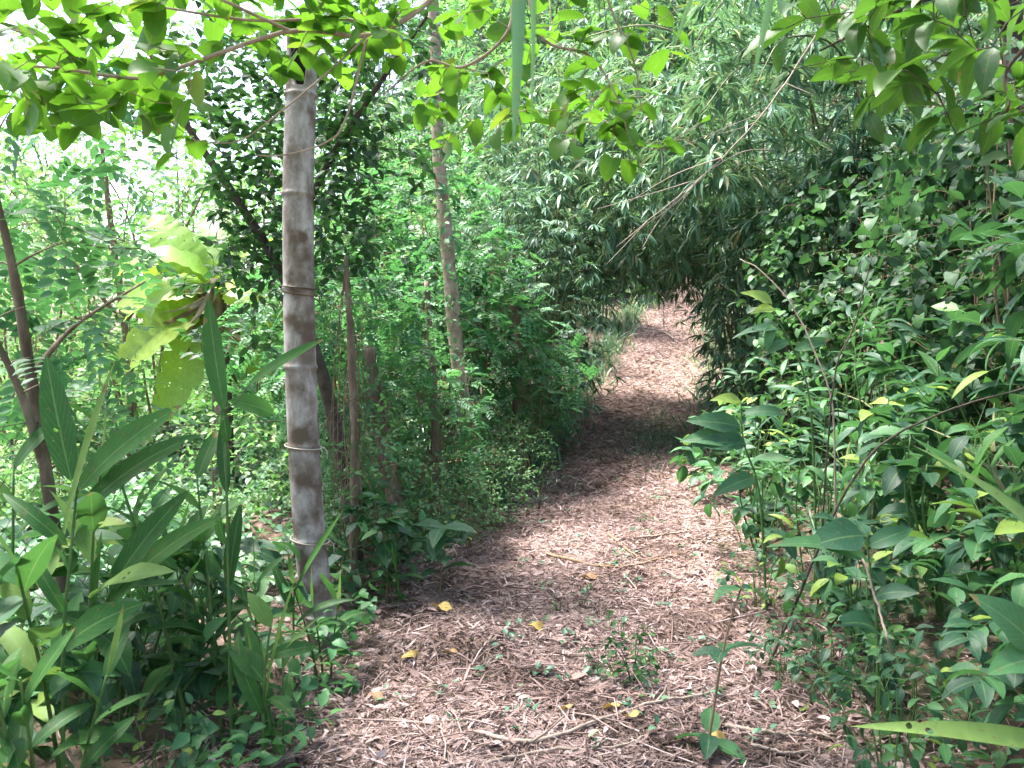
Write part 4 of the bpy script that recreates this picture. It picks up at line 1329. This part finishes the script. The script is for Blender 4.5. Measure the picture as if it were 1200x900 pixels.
laid_plant('ginger_plant', 'ginger plant pushing a long bright strap leaf in from the picture edge', 'ginger plant', 'strap leaved plants on the bank', [q3(1270, 900, d), q3(1262, 800, d), q3(1255, 700, d), q3(1245, 640, d)],
           [(q3(1245, 650, d), q3(1092, 512, 2.35), a, .62, .85, .12), (q3(1262, 880, d), q3(1045, 895, 2.2), a, .5, .97, .35)], 906)
d = 2.35
laid_plant('sapling', 'sapling with one large pale veined leaf near the picture edge', 'sapling', 'saplings on the bank', [q3(1215, 880, d), q3(1212, 820, d), q3(1215, 770, d)],
           [(q3(1218, 762, d), q3(1148, 706, 2.25), b, 1.05, .6, .35), (q3(1215, 775, d), q3(1175, 800, 2.2), b, 1.1, .7, .5)], 907, 'broad')
d = 3.3
laid_plant('sapling', 'sapling with a broad bluish leaf overlooking the path litter', 'sapling', 'saplings on the bank', [q3(1030, 800, d), q3(1028, 740, d), q3(1020, 670, d), q3(1015, 625, d)],
           [(q3(1012, 628, d), q3(950, 650, 3.15), b, 1.3, .35, .35), (q3(1016, 630, d), q3(1000, 600, 3.4), b, 1.2, .3, .3), (q3(1016, 640, d), q3(1085, 625, 3.2), b, 1.0, .45, .35), (q3(1020, 660, d), q3(925, 640, 3.1), a, 1.2, .8, .5),
            (q3(1024, 700, d), q3(1070, 700, 3.1), b, 1.0, .1, .5), (q3(1028, 740, d), q3(990, 730, 3.1), b, 1.0, .15, .5)], 908, 'broad')
d = 4.6
laid_plant('sapling', 'sapling with bright yellowish leaves leaning from the bank over the path edge', 'sapling', 'saplings on the bank', [q3(900, 660, d), q3(890, 580, d), q3(872, 520, d), q3(868, 470, d)],
           [(q3(868, 470, d), q3(832, 470, 4.5), b, .9, .97, .3), (q3(870, 485, d), q3(935, 490, 4.5), b, .8, .5, .4), (q3(868, 500, d), q3(800, 500, 4.5), b, .9, .4, .3), (q3(872, 515, d), q3(795, 525, 4.45), b, .85, .6, .35),
            (q3(874, 520, d), q3(820, 540, 4.4), b, .8, .35, .5), (q3(880, 540, d), q3(930, 540, 4.4), b, .8, .8, .4), (q3(885, 560, d), q3(850, 600, 4.4), b, .8, .5, .7)], 909, 'broad')
d = 4.7
laid_plant('sapling', 'sapling with light green leaves in front of the dark gap beside the arching stalk', 'sapling', 'saplings on the bank', [q3(960, 600, d), q3(950, 480, d), q3(925, 400, d), q3(900, 360, d)],
           [(q3(905, 355, d), q3(868, 342, 4.6), b, .9, .97, .3), (q3(908, 362, d), q3(880, 368, 4.6), b, 1.0, .95, .3), (q3(915, 385, d), q3(852, 395, 4.6), b, .6, .3, .3), (q3(905, 380, d), q3(900, 415, 4.6), b, .8, .7, .4),
            (q3(925, 400, d), q3(890, 425, 4.6), b, .7, .5, .4), (q3(930, 410, d), q3(985, 405, 4.6), b, .8, .5, .4)], 910, 'broad')

def grass_maker(seed, n, L):
    def f(w, l):
        r = np.random.default_rng(seed)
        th = r.uniform(0, 6.28, n)
        P = np.stack([np.cos(th), np.sin(th), 0 * th], -1) * r.uniform(0, .06, n)[:, None]
        D = np.stack([np.cos(th) * .45, np.sin(th) * .45, np.ones(n)], -1) + r.normal(0, .2, (n, 3))
        N = np.stack([np.cos(th), np.sin(th), .2 + 0 * th], -1) * -1
        leaves(l, LT['grass'], P, D, -N * np.array([1, 1, -1.]), L * r.uniform(.5, 1, n), r.uniform(0, 1, n), r.uniform(.5, 1.5, n), .8)
        for k in range(4):
            c = spline([(0, 0, 0), (r.normal(0, .04), r.normal(0, .04), L * .3), (r.normal(0, .1), r.normal(0, .1), L * .62)], 8)
            tube(w, c, np.linspace(.003, .0012, 8), 4)
    return f


tus = Kind('grass_clump', 'grass clump', 'long bladed grass clumps', [grass_maker(801, 46, .75), grass_maker(802, 34, .55)], 'stem', 'blades', M['green'], G['bamboo'])
for x, y, sc, wh, lb in (
    (1.7, 4.4, 1.0, 0, 'grass clump among the low shrubs halfway along the bank edge'), (2.3, 5.5, 1.3, 0, 'tall grass clump between the shiny shrubs of the bank'),
    (1.5, 3.4, .8, 1, 'grass clump beside the leaning dry stick'), (2.6, 4.3, 1.5, 0, 'tall grass clump before the picture edge on the bank'),
    (1.95, 6.4, 1.0, 1, 'grass clump at the path edge under the yellowish sapling'), (-.75, 5.2, .8, 1, 'grass clump right of the post foot'),
    (-.45, 6.3, .8, 1, 'grass clump under the peeling trunk'), (-.1, 7.5, .8, 0, 'grass clump at the foot of the creeper wrapped trunk'),
    (.25, 9.4, .9, 0, 'grass clump before the dark bamboo on the left verge'), (-1.5, 3.8, .9, 0, 'grass clump poking through the wire mesh'),
    (-1.9, 3.3, 1.0, 1, 'grass clump at the foot of the leaflet tree'), (2.9, 6.2, 1.6, 0, 'grass clump rising above the shrubs under the vines'),
):
    tus.place(x, y, lb, sc, which=wh)


# young plants on the path
def sapling(label, pts, leafpts, L, seed, name='sapling', lm='broad', stem='twig'):
    rng = np.random.default_rng(seed)
    base = gpt(pts[0][0], pts[0][1])
    t = thing(name, base, label, 'sapling')
    c = spline(np.array(pts) - base, 16)
    w, l = Acc(), Acc()
    tube(w, c, np.linspace(.006, .0025, 16), 6)
    w.build('stem', M[stem], t)
    P, D = [], []
    for f in leafpts:
        i = min(15, int(f * 15))
        th = rng.uniform(0, 6.28)
        for k in range(2):
            P.append(c[i]); D.append([math.cos(th + 3.14 * k), math.sin(th + 3.14 * k), rng.uniform(-.1, .45)])
    n = len(P)
    leaves(l, LT['ovate8'], np.array(P), np.array(D), UP + rng.normal(0, .2, (n, 3)), L * rng.uniform(.75, 1.1, n), rng.uniform(.1, .9, n), rng.uniform(.2, .8, n), .95)
    l.build('foliage', G[lm], t)


g0 = gp(828, 890)
sapling('sapling with a thin leaning stem and three tiers of dark leaves on the path', [g0, g0 + [.02, 0, .16], g0 + [.08, .06, .42], g0 + [.16, .12, .62]], (.18, .24, .6, .66, .95), .15, 61)
g0 = gp(515, 700)
sapling('sapling with bluish lance leaves at the left verge of the path', [g0, g0 + [.01, 0, .15], g0 + [-.01, .02, .33], g0 + [.02, 0, .42]], (.35, .5, .65, .8, .95, .99), .22, 62)
g0 = gp(452, 712)
sapling('sapling with drooping bluish leaves between the post and the yellow leaf', [g0, g0 + [.01, 0, .2], g0 + [-.01, .02, .40], g0 + [-.03, 0, .5]], (.3, .5, .65, .8, .95, .99), .21, 65)
g0 = gp(985, 700)
sapling('sapling with large heart shaped top leaves beside the dry stick', [g0, g0 + [.02, 0, .15], g0 + [.03, .02, .34], g0 + [.0, 0, .45]], (.7, .9, .97), .19, 63)
g0 = gp(1180, 800)
sapling('sapling with pale veined leaves at the picture edge of the bank', [g0, g0 + [.02, 0, .15], g0 + [.0, .02, .30], g0 + [-.04, 0, .40]], (.6, .9, .97), .20, 64)


def tuft(label, p, n, L, seed, name='seedling', lm='fern', group=None, shape='ovate2'):
    rng = np.random.default_rng(seed)
    t = thing(name, p, label, 'seedling', group)
    w, l = Acc(), Acc()
    ls = Leafset()
    tr, A = [], []
    for k in range(5):
        a = rng.uniform(0, 6.28)
        e = np.array([math.cos(a) * L * .5, math.sin(a) * L * .5, L * rng.uniform(.6, 1.1)])
        c = spline([(0, 0, -.02), e * [.4, .4, .6], e], 8)
        tube(w, c, .0018, 4)
        tr.append((c, np.full(8, .0016)))
        A += [e * rng.uniform(.3, 1) + rng.normal(0, L * .18, 3) for _ in range(n // 5)]
    A = np.array(A); A[:, 2] = np.maximum(A[:, 2], .02)
    grow(rng, w, ls, tr, A, Spec(shape, L * .22, L * .06, 'alt', .95, jit=.5), .0016, .0009)
    ls.emit(l, LT[shape])
    w.build('stem', M['darkbark'], t)
    l.build('foliage', G[lm], t)


tuft('dark seedling tuft on the path, the smaller of the pair', gp(702, 798), 25, .15, 71, lm='dark')
tuft('dark seedling tuft on the path, the larger of the pair', gp(742, 805), 60, .22, 72, lm='dark')
tuft('bright green seedling in the middle of the litter above the yellow leaf', gp(655, 722), 15, .10, 73, lm='fine')
tuft('pale green seedling beside the dark pair', gp(703, 730), 12, .09, 74, lm='fine')
tuft('green seedling at the centre of the near path', gp(682, 716), 15, .10, 75, lm='broad', shape='ovate4')
tuft('seedling in the shade under the bamboo arch', gp(702, 548), 15, .2, 76, lm='bamboo', shape='bamboo2')
tuft('seedling on the left verge in front of the creeper trunk', gp(630, 600), 15, .28, 77, lm='bamboo', shape='bamboo2')
tuft('seedling among the litter close to the bottom edge', gp(610, 870), 10, .06, 78, lm='fine')
tuft('seedling at the right verge by the small sprig', gp(870, 640), 15, .22, 79, lm='fern')


# yellow leaves lying on the litter
def flat_leaf(label, u, v, L, seed, T='ovate4', mat='yellow', r=None, W=1.0):
    rng = np.random.default_rng(seed)
    p = gp(u, v)
    a = Acc()
    th = rng.uniform(-.6, .6) + (PI if rng.random() < .5 else 0)
    leaves(a, LT[T], np.array([[0, 0, 0.]]), np.array([[math.cos(th), math.sin(th), .12]]), (np.array([0, -.15, 1]) + rng.normal(0, .25, 3))[None], L, np.array([rng.random() if r is None else r]), rng.uniform(-.35, .25), .85, roll=.8)
    o = a.build('fallen_leaf', G[mat])
    o.location = tuple(p + UP * .035)
    tag(o, label, 'leaf', 'fallen leaves on the path')


for k, (u, v, L, lb) in enumerate((
    (638, 743, .10, 'bright yellow fallen leaf in the middle of the path'),
    (530, 722, .13, 'yellow fallen leaf by the left verge below the sapling'),
    (470, 782, .11, 'pale yellow fallen leaf left of the path centre'),
    (450, 828, .09, 'brownish orange fallen leaf near the ginger plants'),
    (705, 842, .08, 'orange fallen leaf touching the long dead stick'),
    (852, 880, .10, 'yellow fallen leaf beside the leaning sapling'),
    (700, 684, .12, 'tan fallen leaf on the bright middle of the path'),
    (655, 842, .06, 'small dull yellow fallen leaf below the dark seedlings'),
    (728, 850, .08, 'tan yellow fallen leaf right of the orange one'),
    (520, 772, .07, 'dark red brown fallen leaf left of the twigs'),
    (925, 540, .16, 'orange dead leaf caught low in the bank shrubs'))):
    flat_leaf(lb, u, v, L, 80 + k, r=(.9, .7, .95, .1, .4, .6, .15, .5, .3, 0, .2)[k])


# sticks
def stick(label, ctrl, r0, r1, seed, name='dead_stick', mat='drytwig', side=0, cat='stick', fork=()):
    rng = np.random.default_rng(seed)
    a = Acc()
    c = spline(ctrl, 24)
    b = c[0].copy()
    c = c - b + rng.normal(0, r0 * .35, (24, 3))
    rad = np.linspace(r0, r1, 24) * (1 + .18 * rng.random(24))
    tube(a, c, rad, 7, .5)
    for k in range(side):
        i = rng.integers(5, 22)
        e = c[i] + nrm(nrm(c[i] - c[i - 2]) + rng.normal(0, .55, 3)) * rng.uniform(.15, .5) * np.linalg.norm(c[-1]) * .5
        tube(a, spline([c[i], c[i] * .5 + e * .5 + rng.normal(0, .01, 3), e], 8), np.linspace(rad[i] * .6, r1 * .6, 8), 5, .5)
    for pts, f0, f1 in fork:
        cc = spline(np.array(pts) - b, 12)
        tube(a, cc, np.linspace(f0, f1, 12), 6, .5)
    o = a.build(name, M[mat])
    o.location = tuple(b)
    tag(o, label, cat)


def gs(*uv, dz=.03):
    return [gp(u, v) + UP * dz for u, v in uv]


stick('long pale dead stick curving across the bottom of the path', gs((560, 868), (620, 880), (700, 855), (770, 832), (830, 822)), .008, .005, 91, side=3)
stick('dead stick below the long curved one at the bottom edge', gs((570, 905), (640, 890), (720, 885), (760, 872)), .006, .004, 92, side=2)
stick('thin dark stick bending across the bright middle of the path', gs((640, 655), (700, 668), (740, 668), (800, 652)), .010, .006, 93, mat='twig', side=2)
stick('short dark stick lying on the bright part of the path', gs((712, 630), (730, 645), (748, 658)), .008, .005, 94, mat='twig')
stick('pale straight stick at the right side of the bright path', gs((742, 636), (775, 632), (805, 628)), .009, .006, 95)
stick('dead stick lying under the bank shrubs at the bottom edge', gs((850, 862), (910, 868), (980, 872)), .008, .005, 96, side=2)
stick('dead stick crossing the litter below the leaning sapling', gs((880, 885), (930, 893), (990, 880)), .006, .004, 97, side=1)
stick('pale dry stick leaning upright in the bank shrubs', [gp(1052, 800), px(1043, 760, 3.1), px(1030, 715, 3.15), px(1012, 655, 3.2)], .005, .0035, 98)
stick('tall pale dry stalk arching over the bank shrubs', [gpt(*px(982, 600, 4.6)[:2]), px(978, 540, 4.6), px(972, 460, 4.6), px(935, 370, 4.7), px(895, 320, 4.8), px(868, 304, 4.9)], .006, .0025, 99, mat='drytwig', name='dry_stalk', cat='stalk')
stick('thin dark bare stalk crossing in front of the arching pale one', [gpt(*px(960, 560, 4.5)[:2]), px(976, 455, 4.5), px(1000, 385, 4.5), px(1022, 300, 4.5)], .005, .003, 100, mat='darkbark', name='bare_stalk', cat='stalk')
stick('dark thin bare stem slanting across the bank shrubs', [gpt(*px(900, 640, 3.9)[:2]), px(1000, 560, 3.9), px(1090, 490, 3.9), px(1200, 455, 3.9)], .006, .004, 102, mat='darkbark', name='bare_stalk', cat='stalk')
stick('pale upright broken stick at the top of the sunny bend', [gp(778, 384), gp(778, 384) + [-.01, 0, .35], gp(778, 384) + [-.04, 0, .72]], .02, .012, 111)
stick('pale stick lying across the slope below the upright broken stick', gs((752, 388), (775, 392), (792, 402), dz=.08), .018, .012, 112)
# pale dead branch with a fan of twigs before the bamboo
b8 = 8.6
stick('pale leafless branch fanning its dead twigs before the bamboo leaves', [px(985, -10, 8.9), px(945, 60, 8.7), px(915, 105, b8), px(880, 150, b8), px(825, 205, b8), px(770, 250, b8), px(722, 290, b8)], .010, .003, 101, name='dead_branch', side=6, cat='branch',
      fork=[([px(845, 185, b8), px(790, 205, b8), px(735, 238, b8)], .008, .003), ([px(825, 205, b8), px(790, 240, b8), px(750, 268, b8)], .008, .003), ([px(812, 212, b8), px(770, 225, 8.4), px(700, 245, 8.4)], .007, .003),
            ([px(830, 200, b8), px(870, 178, b8), px(905, 175, b8)], .007, .003), ([px(800, 225, b8), px(770, 262, b8), px(752, 292, b8)], .006, .003)])

# ------------------------------------------------------------------ overhanging trees
def shade_crown(r, n, x0, x1, y0, y1):  # unseen crown points above the frame, added to shade path and bank
    y = r.uniform(y0, y1, n)
    return np.stack([r.uniform(x0, x1, n), y, np.maximum(3.7, 1.85 + .43 * y) + r.uniform(0, .9, n)], -1)


base = np.array([-2.5, 1.3, 0])
A = np.concatenate([pbox(rr_, 48, 480, 830, -40, 170, 2.8, 3.6), pbox(rr_, 22, 640, 790, 20, 200, 2.8, 3.4), pbox(rr_, 165, -60, 225, -60, 150, 2.2, 3.4), pbox(rr_, 75, 180, 480, -60, 70, 2.6, 3.3), pbox(rr_, 22, 290, 440, 0, 95, 2.8, 3.6), pbox(rr_, 8, 130, 260, 60, 190, 2.6, 3.0), pbox(rr_, 14, 500, 620, 60, 170, 2.9, 3.5), shade_crown(rr_, 520, -4.0, .2, .8, 6.2), shade_crown(rr_, 560, -2.8, .3, 2.6, 6.0), np.stack([rr_.uniform(-4.2, .2, 520), rr_.uniform(-4.5, .6, 520), rr_.uniform(2.6, 5.4, 520)], -1)])  # last three sets: unseen crown added overhead and behind to block skylight
lim = [([np.array([-2.05, 1.7, 3.2]), np.array([-1.1, 2.6, 3.35]), px(620, -90, 3.0), px(720, -60, 3.1), px(860, -50, 3.2)], (.03, .010)),
       ([px(560, -60, 2.95), px(500, 4, 2.9), px(430, 42, 2.85), px(340, 36, 2.8), px(190, 86, 2.75), px(140, 90, 2.7), px(60, 79, 2.65), px(-20, 76, 2.6)], (.011, .004)),
       ([px(430, 42, 2.85), px(405, 22, 2.85), px(300, 24, 2.8), px(200, 10, 2.75), px(100, -10, 2.7)], (.007, .003)),
       ([px(430, 42, 2.85), px(395, 75, 2.8), px(330, 130, 2.75), px(280, 165, 2.75), px(230, 165, 2.7)], (.004, .0018)),
       ([px(430, 42, 2.85), px(405, 140, 2.8), px(380, 168, 2.8), px(330, 182, 2.78), px(300, 182, 2.75)], (.0045, .002)),
       ([px(600, -40, 3.0), px(596, 35, 3.0), px(545, 78, 3.0), px(500, 72, 3.0), px(450, 110, 3.0)], (.007, .003)),
       ([px(610, -70, 3.0), px(632, 40, 3.0), px(690, 65, 3.0), px(722, 112, 3.0), px(738, 165, 3.0)], (.007, .002)),
       ([px(700, -60, 3.1), px(714, 5, 3.1), px(742, 70, 3.1), px(752, 130, 3.1)], (.006, .002)),
       ([px(340, 36, 2.8), px(180, -30, 2.6), px(60, -20, 2.5)], (.006, .003))]
trunk_tree('heart_leaf_tree', 'heart leaved tree hanging bright translucent leaves from above the path', 'tree',
           [base, np.array([-2.45, 1.3, 1.2]), np.array([-2.3, 1.5, 2.4]), np.array([-2.05, 1.7, 3.2])], (.07, .06, .05, .04), A, S_heart, 'limb', G['heart'], 34, extra=lim, r0=.006, n=24)
base = np.array([2.75, 1.2, 0])
A = np.concatenate([pbox(rr_, 75, 1010, 1260, -60, 150, 1.9, 2.9), pbox(rr_, 30, 920, 1060, -60, 90, 2.2, 3.0), pbox(rr_, 12, 1120, 1240, 100, 190, 2.0, 2.6), shade_crown(rr_, 560, -.2, 3.6, .6, 5.0), shade_crown(rr_, 420, -.3, 2.7, 2.6, 5.6), np.stack([rr_.uniform(.2, 4.8, 420), rr_.uniform(-4.5, .6, 420), rr_.uniform(2.6, 5.4, 420)], -1)])  # last three sets: unseen crown added to darken bank and foreground
trunk_tree('dark_leaf_tree', 'large leaved dark tree hanging over the upper right corner', 'tree',
           [base, np.array([2.7, 1.3, 1.3]), np.array([2.4, 1.5, 2.3]), np.array([2.0, 1.8, 2.75])], (.06, .05, .04, .03), A, S_big, 'darkbark', G['corner'], 35,
           extra=[([np.array([2.0, 1.8, 2.75]), px(1180, -40, 2.3), px(1060, 10, 2.4), px(960, 60, 2.5)], (.011, .003)), ([np.array([2.0, 1.8, 2.75]), px(1220, 40, 2.2), px(1180, 130, 2.2)], (.009, .003))], r0=.006, n=24)


A = np.stack([rr_.uniform(.9, 5.6, 640), rr_.uniform(4.8, 9, 640), rr_.uniform(0, 1.2, 640)], -1)  # crown held above the frame, added to shade the vines and bank
A[:, 2] += 2.05 + .43 * A[:, 1]
trunk_tree('bank_shade_tree', 'added tree with its crown out of view, shading the bank and vine thickets', 'tree', [np.array([4.9, 8.1, 0]), np.array([4.8, 8.0, 2.2]), np.array([4.5, 7.8, 4.2]), np.array([4.0, 7.2, 5.8])], (.12, .11, .09, .04), A, S_big, 'darkbark', G['corner'], 37,
           extra=[([np.array([4.5, 7.8, 4.2]), np.array([3.2, 6.9, 5.2]), np.array([1.9, 6, 5.4])], (.05, .01)), ([np.array([4.6, 7.9, 3.8]), np.array([4.5, 6.4, 4.9]), np.array([4, 5.2, 5.0])], (.04, .01))], r0=.01)


# narrow blades that hang into the top of the picture
def hang(label, pts, L, W, seed, r_=.3):
    a = Acc()
    top, end = np.array(pts[0]), np.array(pts[1])
    D = nrm(end - top)
    leaves(a, LT['blade'], np.zeros((1, 3)), D[None], np.array([[.55, -.8, .1]]), np.linalg.norm(end - top), np.array([r_]), .06, W)
    o = a.build('hanging_leaf', G['blade'])
    o.location = tuple(top)
    tag(o, label, 'leaf', 'narrow leaves hanging at the top')


hang('broad bluish blade leaf hanging point down at the top centre', [px(606, -120, 1.0), px(609, 172, 1.0)], 0, .72, 1, .1)
hang('thin yellowish blade leaf hanging just right of the broad bluish one', [px(622, -120, 1.05), px(630, 145, 1.05)], 0, .33, 2, .9)
hang('green blade leaf slanting down past the top edge before the bamboo', [px(925, -140, 1.1), px(889, 98, 1.1)], 0, .7, 3, .6)
hang('short blurred blade leaf slanting at the top edge beside the hearts', [px(850, -140, 1.0), px(795, 58, 1.0)], 0, .6, 4, .9)

# ------------------------------------------------------------------ trees behind
far = Kind('forest_tree', 'tree', 'tall trees behind the hillside',
           [shrub_maker(701, 9, 3.0, 3, 620, Spec('tri1', .36, .22, 'alt', .9, arch=.3, jit=.6), .12, .25), shrub_maker(702, 11, 3.4, 3, 700, Spec('tri1', .38, .23, 'alt', .9, arch=.3, jit=.6), .14, .3)],
           'trunk', 'crown', M['bark'], G['pale'])
for x, y, sc, wh, lb in (
    (-1, 36, 1.2, 1, 'pale crowned tree on the slope above the creeper trunk'),
    (6, 38, 1.2, 0, 'pale crowned tree highest on the slope above the bend'),
    (12, 27, 1.1, 1, 'tall tree behind the vine covered bank'),
    (-8, 33, 1.0, 0, 'tree beyond the fence behind the bamboo post'),
    (-20, 36, .95, 1, 'tree at the picture edge under the white sky'),
    (-11, 21, .62, 0, 'distant bright tree breaking the white sky beyond the leaflet tree'),
    (-15.5, 26, .75, 1, 'distant bright tree at the picture edge under the heart shaped leaves'),
    (-6.5, 18, .55, 0, 'bright tree just above the banana plant'),
    (9.5, 13.5, .75, 1, 'tree shading the vine covered bank from behind'),
):
    far.place(x, y, lb, sc, which=wh)

# ------------------------------------------------------------------ light, camera
EL, AZ = R(68), R(-62)          # azimuth from +Y towards +X
sd = np.array([math.sin(AZ) * math.cos(EL), math.cos(AZ) * math.cos(EL), math.sin(EL)])
sun = bpy.data.lights.new('sun', 'SUN')
sun.energy = 1.5
sun.angle = R(11)
sun.color = (1, .97, .92)
so = bpy.data.objects.new('sun', sun)
COL.objects.link(so)
from mathutils import Vector
so.rotation_euler = Vector(-sd).to_track_quat('-Z', 'Y').to_euler()
so.location = (-10, 8, 20)
W = bpy.data.worlds.new('World')
SC.world = W
W.use_nodes = True
nt = W.node_tree
nt.nodes.clear()
sk = nt.nodes.new('ShaderNodeTexSky')
sk.sky_type = 'NISHITA'
sk.sun_disc = False
sk.sun_elevation = EL
sk.sun_rotation = AZ
sk.dust_density = 4.0
sk.air_density = 1.0
sk.ozone_density = 1.0
bg = nt.nodes.new('ShaderNodeBackground')
bg.inputs[1].default_value = 0.05
wo = nt.nodes.new('ShaderNodeOutputWorld')
nt.links.new(sk.outputs[0], bg.inputs[0])
nt.links.new(bg.outputs[0], wo.inputs[0])

cam = bpy.data.cameras.new('camera')
co = bpy.data.objects.new('camera', cam)
COL.objects.link(co)
co.location = tuple(CAM)
co.rotation_euler = (math.pi / 2 - PITCH, 0, 0)
cam.sensor_width = 36
cam.lens = 30
cam.clip_start = .05
cam.clip_end = 1000
cam.dof.use_dof = True
cam.dof.focus_distance = 6.0
cam.dof.aperture_fstop = 8
SC.camera = co

SC.render.engine = 'CYCLES'
SC.cycles.max_bounces = 8
SC.cycles.diffuse_bounces = 5
SC.cycles.glossy_bounces = 2
SC.cycles.transmission_bounces = 5
SC.cycles.use_denoising = True
try:
    SC.cycles.denoiser = 'OPENIMAGEDENOISE'
except Exception:
    pass
SC.cycles.sample_clamp_indirect = 6
SC.view_settings.view_transform = 'Standard'
SC.view_settings.look = 'None'
SC.view_settings.gamma = 1
SC.view_settings.exposure = 4.05
